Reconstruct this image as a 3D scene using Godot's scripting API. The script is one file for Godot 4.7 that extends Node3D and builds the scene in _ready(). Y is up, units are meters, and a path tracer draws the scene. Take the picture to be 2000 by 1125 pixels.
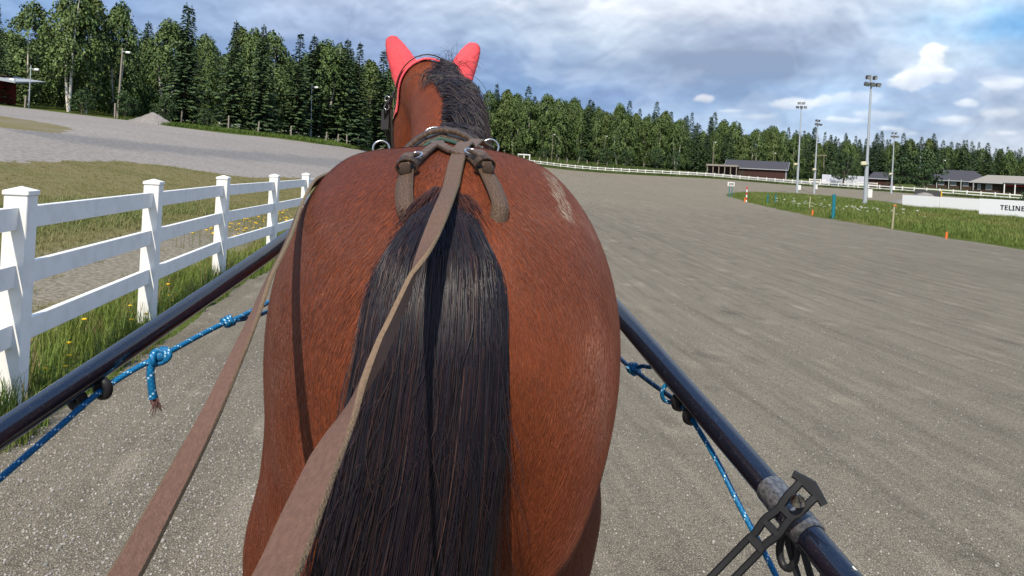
extends Node3D
# A bay horse seen from the driver's seat of a jog cart on a gravel trotting track.

var rng := RandomNumberGenerator.new()
var nz := FastNoiseLite.new()
var M := {}
var taken := {}

# ---------------------------------------------------------------- mesh builder
class MB:
	var v := PackedVector3Array()
	var n := PackedVector3Array()
	var c := PackedColorArray()
	var t := PackedVector2Array()
	var t2 := PackedVector2Array()
	var ix := PackedInt32Array()
	func vert(p: Vector3, nn: Vector3, col := Color.WHITE, uv := Vector2.ZERO, uv2 := Vector2.ZERO) -> int:
		v.append(p); n.append(nn); c.append(col); t.append(uv); t2.append(uv2)
		return v.size() - 1
	func tri(a: int, b: int, d: int) -> void:
		var g := (v[d] - v[a]).cross(v[b] - v[a])
		if g.dot(n[a] + n[b] + n[d]) >= 0.0:
			ix.append(a); ix.append(b); ix.append(d)
		else:
			ix.append(a); ix.append(d); ix.append(b)
	func quad(a: int, b: int, d: int, e: int) -> void:
		tri(a, b, d); tri(a, d, e)
	func face(a: Vector3, b: Vector3, d: Vector3, e: Vector3, nn: Vector3, col := Color.WHITE, us := 1.0, vs := 1.0) -> void:
		quad(vert(a, nn, col, Vector2(0, 0)), vert(b, nn, col, Vector2(us, 0)), vert(d, nn, col, Vector2(us, vs)), vert(e, nn, col, Vector2(0, vs)))
	func kite(p: Vector3, along: Vector3, side: Vector3, nn: Vector3, col: Color) -> void:
		var a := vert(p, nn, col)
		var b := vert(p + along * 0.45 + side, nn, col)
		var d := vert(p + along, nn, col)
		var e := vert(p + along * 0.4 - side, nn, col)
		if along.cross(side).dot(nn) >= 0.0:
			ix.append(a); ix.append(b); ix.append(d); ix.append(a); ix.append(d); ix.append(e)
		else:
			ix.append(a); ix.append(d); ix.append(b); ix.append(a); ix.append(e); ix.append(d)
	func box(cen: Vector3, size: Vector3, bs := Basis.IDENTITY, bev := 0.0, col := Color.WHITE) -> void:
		var h := size * 0.5
		var bv := minf(bev, minf(h.x, minf(h.y, h.z)) * 0.9)
		var ax: Array[Vector3] = [bs.x.normalized(), bs.y.normalized(), bs.z.normalized()]
		var hh := [h.x, h.y, h.z]
		for k in 3:
			var i := (k + 1) % 3
			var j := (k + 2) % 3
			for s in [-1.0, 1.0]:
				var o: Vector3 = cen + ax[k] * (hh[k] * s)
				var u: Vector3 = ax[i] * (hh[i] - bv)
				var w: Vector3 = ax[j] * (hh[j] - bv)
				face(o - u - w, o + u - w, o + u + w, o - u + w, ax[k] * s, col, hh[i] * 2.0, hh[j] * 2.0)
			if bv > 0.0:
				for s in [-1.0, 1.0]:
					for r in [-1.0, 1.0]:
						var p1: Vector3 = cen + ax[i] * (hh[i] * s) + ax[j] * ((hh[j] - bv) * r)
						var p2: Vector3 = cen + ax[i] * ((hh[i] - bv) * s) + ax[j] * (hh[j] * r)
						var l: Vector3 = ax[k] * (hh[k] - bv)
						face(p1 - l, p1 + l, p2 + l, p2 - l, (ax[i] * s + ax[j] * r).normalized(), col)
	func tube(path: PackedVector3Array, rad: PackedFloat32Array, sides := 8, col := Color.WHITE, caps := true, flat := 1.0, upv := Vector3.ZERO, vscale := 1.0) -> void:
		var m := path.size()
		var u := upv
		var base := v.size()
		var run := 0.0
		for i in m:
			var d: Vector3 = (path[mini(i + 1, m - 1)] - path[maxi(i - 1, 0)]).normalized()
			if u == Vector3.ZERO:
				u = Vector3.UP if absf(d.y) < 0.9 else Vector3.RIGHT
			u = (u - d * u.dot(d)).normalized()
			var w := d.cross(u).normalized()
			var r: float = rad[mini(i, rad.size() - 1)]
			if i > 0:
				run += path[i].distance_to(path[i - 1])
			for k in sides + 1:
				var a := TAU * k / sides
				var q := u * (cos(a) * flat) + w * sin(a)
				vert(path[i] + q * r, (u * (cos(a) / maxf(flat, 0.05)) + w * sin(a)).normalized(), col, Vector2(float(k) / sides, run * vscale))
		for i in m - 1:
			for k in sides:
				var a := base + i * (sides + 1) + k
				quad(a, a + 1, a + sides + 2, a + sides + 1)
		if caps:
			for e in 2:
				var i := 0 if e == 0 else m - 1
				var d: Vector3 = (path[0] - path[1]).normalized() if e == 0 else (path[m - 1] - path[m - 2]).normalized()
				var cc := vert(path[i], d, col)
				for k in sides:
					var a := base + i * (sides + 1) + k
					tri(cc, vert(v[a], d, col), vert(v[a + 1], d, col))
	# a strap: a flat band with thickness; nr gives the outward face at every point
	func strap(path: PackedVector3Array, nr: PackedVector3Array, wid: PackedFloat32Array, th: float, col := Color.WHITE, edge := Color.WHITE) -> void:
		var m := path.size()
		var run := 0.0
		var rows := []
		for i in m:
			var d: Vector3 = (path[mini(i + 1, m - 1)] - path[maxi(i - 1, 0)]).normalized()
			var u: Vector3 = nr[mini(i, nr.size() - 1)]
			u = (u - d * u.dot(d)).normalized()
			var w := d.cross(u).normalized()
			var hw: float = wid[mini(i, wid.size() - 1)] * 0.5
			if i > 0:
				run += path[i].distance_to(path[i - 1])
			var p := path[i]
			var h := u * th * 0.5
			var b := w * (hw - th * 0.35)
			var f := w * hw
			var row := []
			# outer face (two), edge (two each side), inner face (two)
			row.append(vert(p + h - b, u, col, Vector2(0.0, run)))
			row.append(vert(p + h + b, u, col, Vector2(hw * 2.0, run)))
			row.append(vert(p + h + b, (w + u * 0.5).normalized(), edge, Vector2(0.0, run)))
			row.append(vert(p + f, w, edge, Vector2(0.002, run)))
			row.append(vert(p - h + b, (w - u * 0.5).normalized(), edge, Vector2(0.004, run)))
			row.append(vert(p - h + b, -u, col, Vector2(0.0, run)))
			row.append(vert(p - h - b, -u, col, Vector2(hw * 2.0, run)))
			row.append(vert(p - h - b, (-w - u * 0.5).normalized(), edge, Vector2(0.0, run)))
			row.append(vert(p - f, -w, edge, Vector2(0.002, run)))
			row.append(vert(p + h - b, (-w + u * 0.5).normalized(), edge, Vector2(0.004, run)))
			rows.append(row)
		for i in m - 1:
			for k in [0, 2, 3, 5, 7, 8]:
				quad(rows[i][k], rows[i][k + 1], rows[i + 1][k + 1], rows[i + 1][k])
		for i in [0, m - 1]:
			var dd: Vector3 = (path[0] - path[1]).normalized() if i == 0 else (path[m - 1] - path[m - 2]).normalized()
			face(v[rows[i][0]], v[rows[i][1]], v[rows[i][5]], v[rows[i][6]], dd, edge)
	func ring(cen: Vector3, ax: Vector3, upv: Vector3, ra: float, rb: float, r: float, from := 0.0, to := TAU, seg := 24, sides := 8, col := Color.WHITE) -> void:
		var u := (upv - ax * upv.dot(ax)).normalized()
		var w := ax.cross(u).normalized()
		var pp := PackedVector3Array()
		for i in seg + 1:
			var a := from + (to - from) * i / seg
			pp.append(cen + u * cos(a) * rb + w * sin(a) * ra)
		tube(pp, PackedFloat32Array([r]), sides, col, to - from < TAU - 0.01, 1.0, ax)
	func ball(cen: Vector3, r: Vector3, bs := Basis.IDENTITY, la := 8, lo := 12, col := Color.WHITE) -> void:
		var base := v.size()
		for i in la + 1:
			var a := PI * i / la
			for k in lo + 1:
				var b := TAU * k / lo
				var d := Vector3(sin(a) * cos(b), cos(a), sin(a) * sin(b))
				vert(cen + bs * (d * r), (bs * (d / r)).normalized(), col, Vector2(float(k) / lo, float(i) / la))
		for i in la:
			for k in lo:
				var q := base + i * (lo + 1) + k
				quad(q, q + 1, q + lo + 2, q + lo + 1)
	func strand(pts: PackedVector3Array, nr: Vector3, w0: float, w1: float, col: Color, col2: Color, splay := 0.7) -> void:
		var m := pts.size()
		var b := v.size()
		for i in m:
			var f := float(i) / (m - 1)
			var d: Vector3 = (pts[mini(i + 1, m - 1)] - pts[maxi(i - 1, 0)]).normalized()
			var s := d.cross(nr).normalized()
			var nn := s.cross(d).normalized()
			var w := lerpf(w0, w1, f) * 0.5
			var cc := col.lerp(col2, f)
			vert(pts[i] + s * w, (nn + s * splay).normalized(), cc)
			vert(pts[i] - s * w, (nn - s * splay).normalized(), cc)
			if i > 0:
				var q := b + i * 2
				ix.append_array(PackedInt32Array([q - 2, q - 1, q, q - 1, q + 1, q]))
	func mesh() -> ArrayMesh:
		var a := []
		a.resize(Mesh.ARRAY_MAX)
		a[Mesh.ARRAY_VERTEX] = v; a[Mesh.ARRAY_NORMAL] = n; a[Mesh.ARRAY_COLOR] = c
		a[Mesh.ARRAY_TEX_UV] = t; a[Mesh.ARRAY_TEX_UV2] = t2; a[Mesh.ARRAY_INDEX] = ix
		var m := ArrayMesh.new()
		m.add_surface_from_arrays(Mesh.PRIMITIVE_TRIANGLES, a)
		return m

func numbered(called: String) -> String:
	taken[called] = taken.get(called, -1) + 1
	return called if taken[called] == 0 else "%s_%03d" % [called, taken[called]]

func part(called: String, mesh: Mesh, mat: Material, parent: Node3D) -> MeshInstance3D:
	var o := MeshInstance3D.new()
	o.name = called
	o.mesh = mesh
	if mat:
		o.material_override = mat
	if parent != self:
		var k := 0
		while parent.has_node(NodePath(o.name)):
			k += 1
			o.name = "%s_%03d" % [called, k]
		parent.add_child(o, true)
	else:
		o.name = numbered(called)
		add_child(o, true)
	return o

func thing(called: String, label: String, category: String, at := Vector3.ZERO, turn := 0.0, group := "") -> Node3D:
	var o := Node3D.new()
	o.name = numbered(called)
	add_child(o, true)
	o.position = at
	o.rotation.y = turn
	return tag(o, label, category, group)

func tag(o: Node3D, label: String, category: String, group := "", kind := "") -> Node3D:
	if label: o.set_meta("label", label)
	if category: o.set_meta("category", category)
	if group: o.set_meta("group", group)
	if kind: o.set_meta("kind", kind)
	return o

func dup(root: Node3D, called: String, at: Vector3, turn: float, label: String, group := "") -> Node3D:
	var r: Node3D = root.duplicate()
	r.name = numbered(called)
	add_child(r, true)
	r.position = at
	r.rotation.y = turn
	r.set_meta("label", label)
	if group: r.set_meta("group", group)
	elif r.has_meta("group"): r.remove_meta("group")
	return r

func stuff(called: String, label: String, category: String, mesh: Mesh, mat: Material, xf: Array, cols: Array, parent: Node3D = null) -> MultiMeshInstance3D:
	var mm := MultiMesh.new()
	mm.transform_format = MultiMesh.TRANSFORM_3D
	mm.use_colors = cols.size() > 0
	mm.mesh = mesh
	mm.instance_count = xf.size()
	for i in xf.size():
		mm.set_instance_transform(i, xf[i])
		if cols.size() > 0:
			mm.set_instance_color(i, cols[i])
	var o := MultiMeshInstance3D.new()
	o.multimesh = mm
	o.material_override = mat
	o.set_meta("kind", "stuff")
	if parent:
		o.name = called
		parent.add_child(o, true)
	else:
		o.name = numbered(called)
		add_child(o, true)
		tag(o, label, category)
	return o

func lin(r: float, g: float, b: float) -> Color:
	return Color(r, g, b).linear_to_srgb()

func mat(col: Color, rough := 0.7, spec := 0.5, metal := 0.0) -> StandardMaterial3D:
	var m := StandardMaterial3D.new()
	m.albedo_color = col.linear_to_srgb()
	m.roughness = rough
	m.metallic = metal
	m.metallic_specular = spec
	return m

func vmat(rough := 0.7, spec := 0.5) -> StandardMaterial3D:
	var m := mat(Color.WHITE, rough, spec)
	m.vertex_color_use_as_albedo = true
	return m

func noise_tex(freq: float, size: int, lo: Color, hi: Color, octaves := 4, kind := 0, sd := 1, mid := Color(0, 0, 0, 0)) -> NoiseTexture2D:
	var f := FastNoiseLite.new()
	f.noise_type = [FastNoiseLite.TYPE_SIMPLEX_SMOOTH, FastNoiseLite.TYPE_CELLULAR, FastNoiseLite.TYPE_VALUE][kind]
	f.frequency = freq
	f.seed = sd
	f.fractal_octaves = octaves
	if kind == 1:
		f.cellular_return_type = FastNoiseLite.RETURN_DISTANCE2_SUB
		f.cellular_jitter = 1.0
	var t := NoiseTexture2D.new()
	t.width = size; t.height = size
	t.seamless = true
	t.noise = f
	var g := Gradient.new()
	g.set_color(0, lo); g.set_color(1, hi)
	if mid.a > 0.0:
		g.add_point(0.5, mid)
	t.color_ramp = g
	return t

func ss(a: float, b: float, x: float) -> float:
	var q := clampf((x - a) / (b - a), 0.0, 1.0)
	return q * q * (3.0 - 2.0 * q)

func pl(tab: PackedVector2Array, x: float) -> float:
	if x <= tab[0].x: return tab[0].y
	for i in tab.size() - 1:
		if x <= tab[i + 1].x:
			return lerpf(tab[i].y, tab[i + 1].y, (x - tab[i].x) / (tab[i + 1].x - tab[i].x))
	return tab[tab.size() - 1].y

# ---------------------------------------------------------------- terrain (Zf is metres ahead of the camera, z = -Zf)
var fxt := PackedVector2Array([Vector2(0, -2.24), Vector2(4.51, -2.87), Vector2(6.9, -3.2), Vector2(9.4, -3.52), Vector2(11.85, -3.65), Vector2(14.3, -3.82), Vector2(30, -4.2), Vector2(150, -4.5), Vector2(200, -1.0), Vector2(240, 3.0), Vector2(262, 20.0)])

func fence_x(zf: float) -> float:
	return pl(fxt, zf)

func ground(x: float, zf: float) -> float:
	var w := fence_x(zf) - x
	var k := ss(15, 85, x)
	var st := 200.0 - 35.0 * minf(1.0, k * 1.8)
	var tr := 1.35 * ss(115, 172, zf) + (4.6 - 2.2 * k) * ss(st, 266, zf) + (0.03 - 0.018 * k) * maxf(0.0, minf(zf, 420.0) - 262.0)
	if w <= 0.0:
		return tr
	var hill := 0.07 * minf(w, 70.0) + 0.027 * clampf(zf, 0.0, 200.0)
	return tr + (hill - tr) * ss(0, 22, w)

func on(x: float, zf: float, up := 0.0) -> Vector3:
	return Vector3(x, ground(x, zf) + up, -zf)

# ---------------------------------------------------------------- sky
var sky_cols: PackedStringArray
func sky_color(az: float, el: float, d: Vector3) -> Color:
	# air and broken cloud: a coarse map of how dark the cloud deck is towards each direction, then billows
	var a := az
	if absf(a) > 0.62:
		a = 0.62 - (absf(a) - 0.62) * 0.8 if a > 0.0 else -0.62 + (absf(a) - 0.62) * 0.8
		a = wrapf(a, -1.24, 1.24)
		a = clampf(a if absf(a) < 0.62 else signf(a) * (1.24 - absf(a)), -0.6, 0.6)
	var px := 1000.0 + 1500.0 * tan(a)
	var py := 333.0 + (px - 1000.0) * 0.053 - 1500.0 * tan(minf(el, 1.2)) / cos(a)
	var w1 := nz.get_noise_3dv(d * 5.0)
	var w2 := nz.get_noise_3dv(d * 5.0 + Vector3(7, 3, 1))
	px += w1 * 130.0
	py += w2 * 42.0
	var gx := clampf(px / 200.0, 0.0, 9.999)
	var gy := clampf(py / 60.0, 0.0, 4.999)
	var i := int(gx)
	var j := int(gy)
	var fx := ss(0, 1, gx - i)
	var fy := ss(0, 1, gy - j)
	var c: Color = (skyg[j * 11 + i] as Color).lerp(skyg[j * 11 + i + 1], fx).lerp((skyg[j * 11 + 11 + i] as Color).lerp(skyg[j * 11 + 12 + i], fx), fy)
	var q := Vector3(d.x * 11.0, d.y * 21.0, d.z * 11.0)
	var b := nz.get_noise_3dv(q + Vector3(w1, w2, w1) * 2.0)
	var b2 := nz.get_noise_3dv(q * 2.7)
	var b3 := nz.get_noise_3dv(q + Vector3(w1, w2, w1) * 2.0 + Vector3(0, 0.22, 0))
	var b4 := nz.get_noise_3dv(q * 2.7 + Vector3(0, 0.22, 0))
	var puff := ss(0.0, 0.26, nz.get_noise_3dv(q * 0.85 + Vector3(w2, w1, w2) * 1.5 + Vector3(3.3, 8.1, 1.7))) * (0.45 + 0.55 * ss(700, 1300, px))
	c = c.lerp(Color(0.80, 0.84, 0.90), puff * 0.30)
	var lum := 1.0 + 0.15 * b + 0.06 * b2 + 0.20 * (b - b3) + 0.10 * (b2 - b4)
	if py < 0.0:      # higher up the deck breaks into brighter billows
		var h := clampf(-py / 900.0, 0.0, 1.0)
		var cv := ss(-0.25, 0.35, nz.get_noise_3dv(Vector3(d.x, 0, d.z) / maxf(d.y, 0.12) * 1.1))
		c = c.lerp(Color(0.42, 0.60, 0.86).lerp(Color(0.80, 0.83, 0.88), cv), h)
	for k in cum:
		var ex: float = (px - k[0] - w1 * 40.0) / k[2]
		var ey: float = (py - k[1] - w2 * 14.0) / k[3]
		var g: float = 1.0 - sqrt(ex * ex + ey * ey) + 1.0 * b2 + 0.4 * b
		if g > 0.0:
			c = c.lerp((k[4] as Color).lerp(Color(0.62, 0.69, 0.80), ss(-0.2, 1.0, ey) * 0.55), ss(0.0, k[6] * 1.15, g) * k[5])
	c = Color(c.r * lum, c.g * (1.0 + (lum - 1.0) * 0.9), c.b * (1.0 + (lum - 1.0) * 0.7))
	return Color(clampf(c.r, 0, 1), clampf(c.g, 0, 1), clampf(c.b, 0, 1))
var skyg: Array = []
var cum: Array = []

func build_sky() -> ImageTexture:
	var rows := [
		"7e9ac2 86a0c6 98aecd a8b8d2 b0c0d8 bac8da ccd4e0 c4ccda bcc8da bed0e2 b4cfe9",
		"7593be 7f98c0 90a6c6 9aaccb a0b1ce a6b9d2 b4c2d4 9cabc4 a6b5cc 9bbfe0 80b4e2",
		"6c89b5 6f8bb6 7690b8 6d88b2 8499be 829abf 98abc6 7e8ea9 9aaecb bccdde 98b6d6",
		"6482ae 6482ae 6280ac 607ea9 6985b0 7390b8 8099c0 90a9ca 9ab4d4 a0b6d4 aabcd4",
		"6885b3 6885b3 6684b2 6683b0 6f8cb6 7594c0 86a4ca a2bbd8 a7bdd8 a2b8d4 b8c5d6",
		"86a2c8 86a2c8 86a2c8 86a2c8 88a4ca 8caacf 98b4d5 aac2dc b6c6da c3cfde c4cedb"]
	for r in rows:
		for h in (r as String).split(" "):
			skyg.append(Color(h))
	var wh := Color(0.93, 0.94, 0.95)
	var gr := Color(0.45, 0.52, 0.63)
	cum = [[1390, 112, 190, 26, gr, 0.55, 0.9], [1430, 146, 130, 14, Color(0.43, 0.53, 0.67), 0.5, 0.8], [1180, 130, 120, 22, Color(0.47, 0.56, 0.69), 0.5, 0.9],
		[1802, 114, 40, 30, wh, 0.95, 0.3], [1752, 150, 52, 24, wh, 0.95, 0.35], [1826, 148, 24, 20, wh, 0.8, 0.35], [1790, 140, 60, 26, Color(0.84, 0.87, 0.91), 0.8, 0.5], [1640, 190, 60, 14, Color(0.80, 0.84, 0.90), 0.6, 0.5], [1960, 225, 70, 16, Color(0.86, 0.88, 0.91), 0.7, 0.5], [1700, 225, 60, 12, Color(0.80, 0.84, 0.89), 0.6, 0.5], [1345, 190, 30, 15, Color(0.88, 0.88, 0.9), 0.85, 0.4],
		[1400, 217, 30, 6, wh, 0.5, 0.5], [1520, 206, 52, 14, Color(0.85, 0.87, 0.9), 0.8, 0.45], [1576, 198, 26, 14, Color(0.82, 0.85, 0.9), 0.7, 0.5],
		[1930, 190, 90, 22, Color(0.79, 0.83, 0.89), 0.6, 0.6], [1870, 238, 80, 14, Color(0.84, 0.86, 0.89), 0.7, 0.6], [1985, 262, 60, 10, wh, 0.6, 0.6], [1730, 255, 50, 9, wh, 0.6, 0.5], [1620, 240, 44, 8, Color(0.88, 0.9, 0.92), 0.55, 0.5], [1440, 232, 40, 7, Color(0.86, 0.88, 0.91), 0.5, 0.5], [1880, 205, 50, 14, wh, 0.7, 0.45], [1960, 170, 46, 16, Color(0.9, 0.91, 0.93), 0.65, 0.45], [1900, 150, 110, 16, Color(0.66, 0.72, 0.82), 0.6, 0.7],
		[1040, 14, 60, 22, Color(0.84, 0.87, 0.92), 0.7, 0.7], [1180, 16, 130, 22, Color(0.86, 0.88, 0.92), 0.6, 0.9], [1820, 190, 120, 12, Color(0.63, 0.70, 0.80), 0.5, 0.7], [1760, 262, 60, 8, Color(0.85, 0.88, 0.91), 0.6, 0.6]]
	nz.seed = 4; nz.frequency = 0.35; nz.fractal_octaves = 5; nz.fractal_gain = 0.55
	var im := Image.create(1024, 512, false, Image.FORMAT_RGB8)
	for y in 256:
		var el := PI * 0.5 - PI * (y + 0.5) / 512.0
		for x in 1024:
			var az := wrapf(TAU * (x + 0.5) / 1024.0, -PI, PI)
			im.set_pixel(x, y, sky_color(az, el, Vector3(sin(az) * cos(el), sin(el), -cos(az) * cos(el))))
	im.fill_rect(Rect2i(0, 256, 1024, 256), Color(0.40, 0.39, 0.36))
	im.resize(4096, 2048, Image.INTERPOLATE_CUBIC)
	for y in range(820, 1024):
		var el := PI * 0.5 - PI * (y + 0.5) / 2048.0
		for x in range(-500, 500):
			var az := TAU * (x + 0.5) / 4096.0
			im.set_pixel(posmod(x, 4096), y, sky_color(az, el, Vector3(sin(az) * cos(el), sin(el), -cos(az) * cos(el))))
	return ImageTexture.create_from_image(im)

func _ready() -> void:
	rng.seed = 7
	# camera: held level, lens shifted down (the photograph is a crop), leaning 3 degrees
	var cam := Camera3D.new()
	cam.name = "camera"
	cam.set_frustum(1125.0 / 1500.0 * 0.05, Vector2(0, -229.5 / 1500.0 * 0.05), 0.05, 3000.0)
	cam.position = Vector3(0, 1.53, 0)
	cam.rotation_degrees = Vector3(0, 0, 3.03)
	add_child(cam)
	var we := WorldEnvironment.new()
	we.name = "world_environment"
	var env := Environment.new()
	env.background_mode = Environment.BG_SKY
	env.tonemap_mode = Environment.TONE_MAPPER_LINEAR
	env.tonemap_exposure = 1.22
	env.sdfgi_enabled = true
	env.ssao_enabled = true
	env.ssil_enabled = true
	var sk := Sky.new()
	var pm := PanoramaSkyMaterial.new()
	pm.panorama = build_sky()
	pm.energy_multiplier = 1.04
	sk.sky_material = pm
	env.sky = sk
	we.environment = env
	add_child(we)
	var sun := DirectionalLight3D.new()
	sun.name = "sun"
	sun.light_energy = 1.45
	sun.light_color = Color(1.0, 0.955, 0.88)
	sun.light_angular_distance = 0.5
	sun.rotation_degrees = Vector3(-51, -9, 0)
	sun.shadow_enabled = true
	add_child(sun)
	nz.seed = 11; nz.frequency = 1.0; nz.fractal_octaves = 4; nz.fractal_gain = 0.5
	materials()
	build_ground()
	build_buildings()
	build_forest()
	build_trackside()
	build_near_fence()
	build_grass()
	build_horse()
	build_harness()
	build_cart()

# ---------------------------------------------------------------- materials
func materials() -> void:
	var g := mat(Color(0.80, 0.745, 0.64), 0.95, 0.25)      # gravel of the track
	g.uv1_triplanar = true
	g.uv1_world_triplanar = true
	g.uv1_scale = Vector3(1.25, 1.25, 1.25)
	g.albedo_texture = noise_tex(0.075, 1024, Color(0.40, 0.40, 0.40), Color(1.0, 0.99, 0.96), 3, 1, 3, Color(0.76, 0.75, 0.73))
	g.heightmap_enabled = true
	g.heightmap_texture = noise_tex(0.07, 1024, Color.BLACK, Color.WHITE, 3, 1, 8)
	g.heightmap_scale = 0.8
	g.heightmap_flip_texture = false
	g.vertex_color_use_as_albedo = true
	g.detail_enabled = true
	g.detail_blend_mode = BaseMaterial3D.BLEND_MODE_MUL
	g.detail_uv_layer = BaseMaterial3D.DETAIL_UV_2
	g.detail_albedo = streaks()
	M.track = g
	var l := mat(Color(0.35, 0.335, 0.325), 0.92, 0.3)      # worn asphalt and grit of the yard
	l.uv1_triplanar = true
	l.uv1_world_triplanar = true
	l.uv1_scale = Vector3(0.16, 0.16, 0.16)
	l.albedo_texture = noise_tex(0.02, 1024, Color(0.70, 0.69, 0.68), Color(1, 0.985, 0.965), 6, 0, 31)
	l.vertex_color_use_as_albedo = true
	M.lot = l
	var s := mat(Color(1, 1, 1), 0.95, 0.2)                # turf and dry soil between the blades
	s.uv1_triplanar = true
	s.uv1_world_triplanar = true
	s.uv1_scale = Vector3(0.35, 0.35, 0.35)
	s.albedo_texture = noise_tex(0.03, 1024, Color(0.62, 0.6, 0.55), Color(1, 1, 1), 6, 0, 5)
	s.heightmap_enabled = true
	s.heightmap_texture = noise_tex(0.05, 512, Color.BLACK, Color.WHITE, 5, 0, 15)
	s.heightmap_scale = 1.5
	s.vertex_color_use_as_albedo = true
	M.turf = s
	M.stone = vmat(0.85, 0.35)
	M.white = mat(Color(0.82, 0.82, 0.81), 0.42, 0.45)
	M.white.uv1_triplanar = true
	M.white.uv1_world_triplanar = true
	M.white.uv1_scale = Vector3(0.9, 0.9, 0.9)
	M.white.albedo_texture = noise_tex(0.012, 512, Color(0.94, 0.935, 0.925), Color(1, 1, 1), 6, 0, 81, Color(0.99, 0.99, 0.985))
	M.leaf = vmat(0.55, 0.4)
	M.leaf.backlight_enabled = true
	M.leaf.backlight = Color(0.35, 0.35, 0.35)
	M.needle = vmat(0.6, 0.35)
	M.needle.backlight_enabled = true
	M.needle.backlight = Color(0.2, 0.2, 0.2)
	M.bark = vmat(0.85, 0.3)
	M.grass = vmat(0.6, 0.35)
	M.grass.backlight_enabled = true
	M.grass.backlight = Color(0.5, 0.5, 0.5)
	M.galv = mat(Color(0.42, 0.46, 0.50), 0.5, 0.5, 0.25)
	M.dark = mat(Color(0.045, 0.045, 0.05), 0.55)
	M.glass = mat(Color(0.16, 0.18, 0.2), 0.12, 0.6)
	M.wood = mat(Color(0.27, 0.24, 0.20), 0.85, 0.3)
	M.paint_red = mat(Color(0.20, 0.028, 0.026), 0.75, 0.3)
	M.brown_red = mat(Color(0.060, 0.030, 0.026), 0.8, 0.3)
	M.brown = mat(Color(0.055, 0.038, 0.030), 0.8, 0.3)
	M.roof = mat(Color(0.055, 0.056, 0.068), 0.8, 0.3)
	M.roof_pale = mat(Color(0.26, 0.24, 0.215), 0.8, 0.3)
	M.trim = mat(Color(0.38, 0.40, 0.41), 0.6)
	M.orange = mat(Color(0.75, 0.17, 0.03), 0.5)
	M.teal = mat(Color(0.01, 0.17, 0.22), 0.45)
	M.red = mat(Color(0.55, 0.03, 0.025), 0.5)
	M.yellow = mat(Color(0.62, 0.36, 0.03), 0.6)
	M.cream = mat(Color(0.60, 0.55, 0.38), 0.5)
	# leather of the reins
	var lt := mat(Color(0.40, 0.27, 0.155), 0.6, 0.4)
	lt.vertex_color_use_as_albedo = true
	lt.uv1_scale = Vector3(14, 5, 1)
	lt.albedo_texture = noise_tex(0.03, 512, Color(0.84, 0.83, 0.82), Color(1, 1, 1), 6, 0, 22)
	lt.heightmap_enabled = true
	lt.heightmap_texture = noise_tex(0.09, 512, Color.BLACK, Color.WHITE, 4, 0, 23)
	lt.heightmap_scale = 0.06
	M.rein = lt
	var lh: StandardMaterial3D = lt.duplicate()
	lh.vertex_color_use_as_albedo = true
	lh.albedo_color = Color(0.19, 0.125, 0.085).linear_to_srgb()
	lh.roughness = 0.5
	lh.uv1_scale = Vector3(2, 20, 1)
	lh.albedo_texture = noise_tex(0.02, 512, Color(0.45, 0.42, 0.38), Color(1, 1, 1), 6, 0, 24)
	M.leather = lh
	M.dark_leather = mat(Color(0.035, 0.026, 0.022), 0.45, 0.5)
	M.metal = mat(Color(0.62, 0.62, 0.60), 0.25, 0.5, 1.0)
	M.coral = mat(Color(0.82, 0.10, 0.12), 0.85, 0.25)
	M.coral.rim_enabled = true
	M.coral.rim = 0.5
	M.coral.uv1_triplanar = true
	M.coral.uv1_scale = Vector3(9, 9, 9)
	M.coral.heightmap_enabled = true
	M.coral.heightmap_texture = noise_tex(0.012, 256, Color.BLACK, Color.WHITE, 3, 0, 40)
	M.coral.heightmap_scale = 0.16
	M.pad = mat(Color(0.06, 0.11, 0.095), 0.95, 0.2)
	# coat of the horse: reddish bay skin under the strands
	var hb := mat(Color(0.225, 0.058, 0.024), 0.6, 0.2)
	hb.vertex_color_use_as_albedo = true
	hb.uv1_triplanar = true
	hb.uv1_scale = Vector3(3.2, 1.0, 3.2)
	hb.albedo_texture = noise_tex(0.02, 512, Color(0.88, 0.86, 0.84), Color(1, 1, 1), 5, 0, 50)
	M.coat = hb
	M.hair = vmat(0.36, 0.34)
	M.mane = vmat(0.40, 0.36)
	M.fur = vmat(0.48, 0.50)
	M.eye = mat(Color(0.01, 0.008, 0.006), 0.1, 0.7)
	# lacquered black shafts with scuffs and dust
	var sh := mat(Color(0.010, 0.012, 0.020), 0.2, 0.6)
	sh.uv1_scale = Vector3(3, 5, 1)
	sh.albedo_texture = scuffs()
	sh.albedo_color = Color.WHITE
	sh.roughness_texture = noise_tex(0.012, 512, Color(0.04, 0.04, 0.04), Color(0.20, 0.20, 0.20), 5, 0, 61)
	sh.roughness = 1.0
	M.shaft = sh
	M.rubber = mat(Color(0.016, 0.016, 0.018), 0.5, 0.4)
	var tp := mat(Color(0.15, 0.15, 0.155), 0.24, 0.6)
	tp.heightmap_enabled = true
	tp.heightmap_texture = noise_tex(0.02, 256, Color.BLACK, Color.WHITE, 4, 0, 70)
	tp.heightmap_scale = 0.12
	tp.uv1_scale = Vector3(2, 10, 1)
	tp.albedo_texture = noise_tex(0.03, 256, Color(0.45, 0.46, 0.48), Color(1, 1, 1), 4, 0, 71)
	M.tape = tp
	var rp := mat(Color.WHITE, 0.5, 0.4)
	rp.albedo_texture = braid()
	rp.uv1_scale = Vector3(1, 1, 1)
	rp.heightmap_enabled = true
	rp.heightmap_texture = rp.albedo_texture
	rp.heightmap_scale = 0.05
	M.rope = rp

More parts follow.
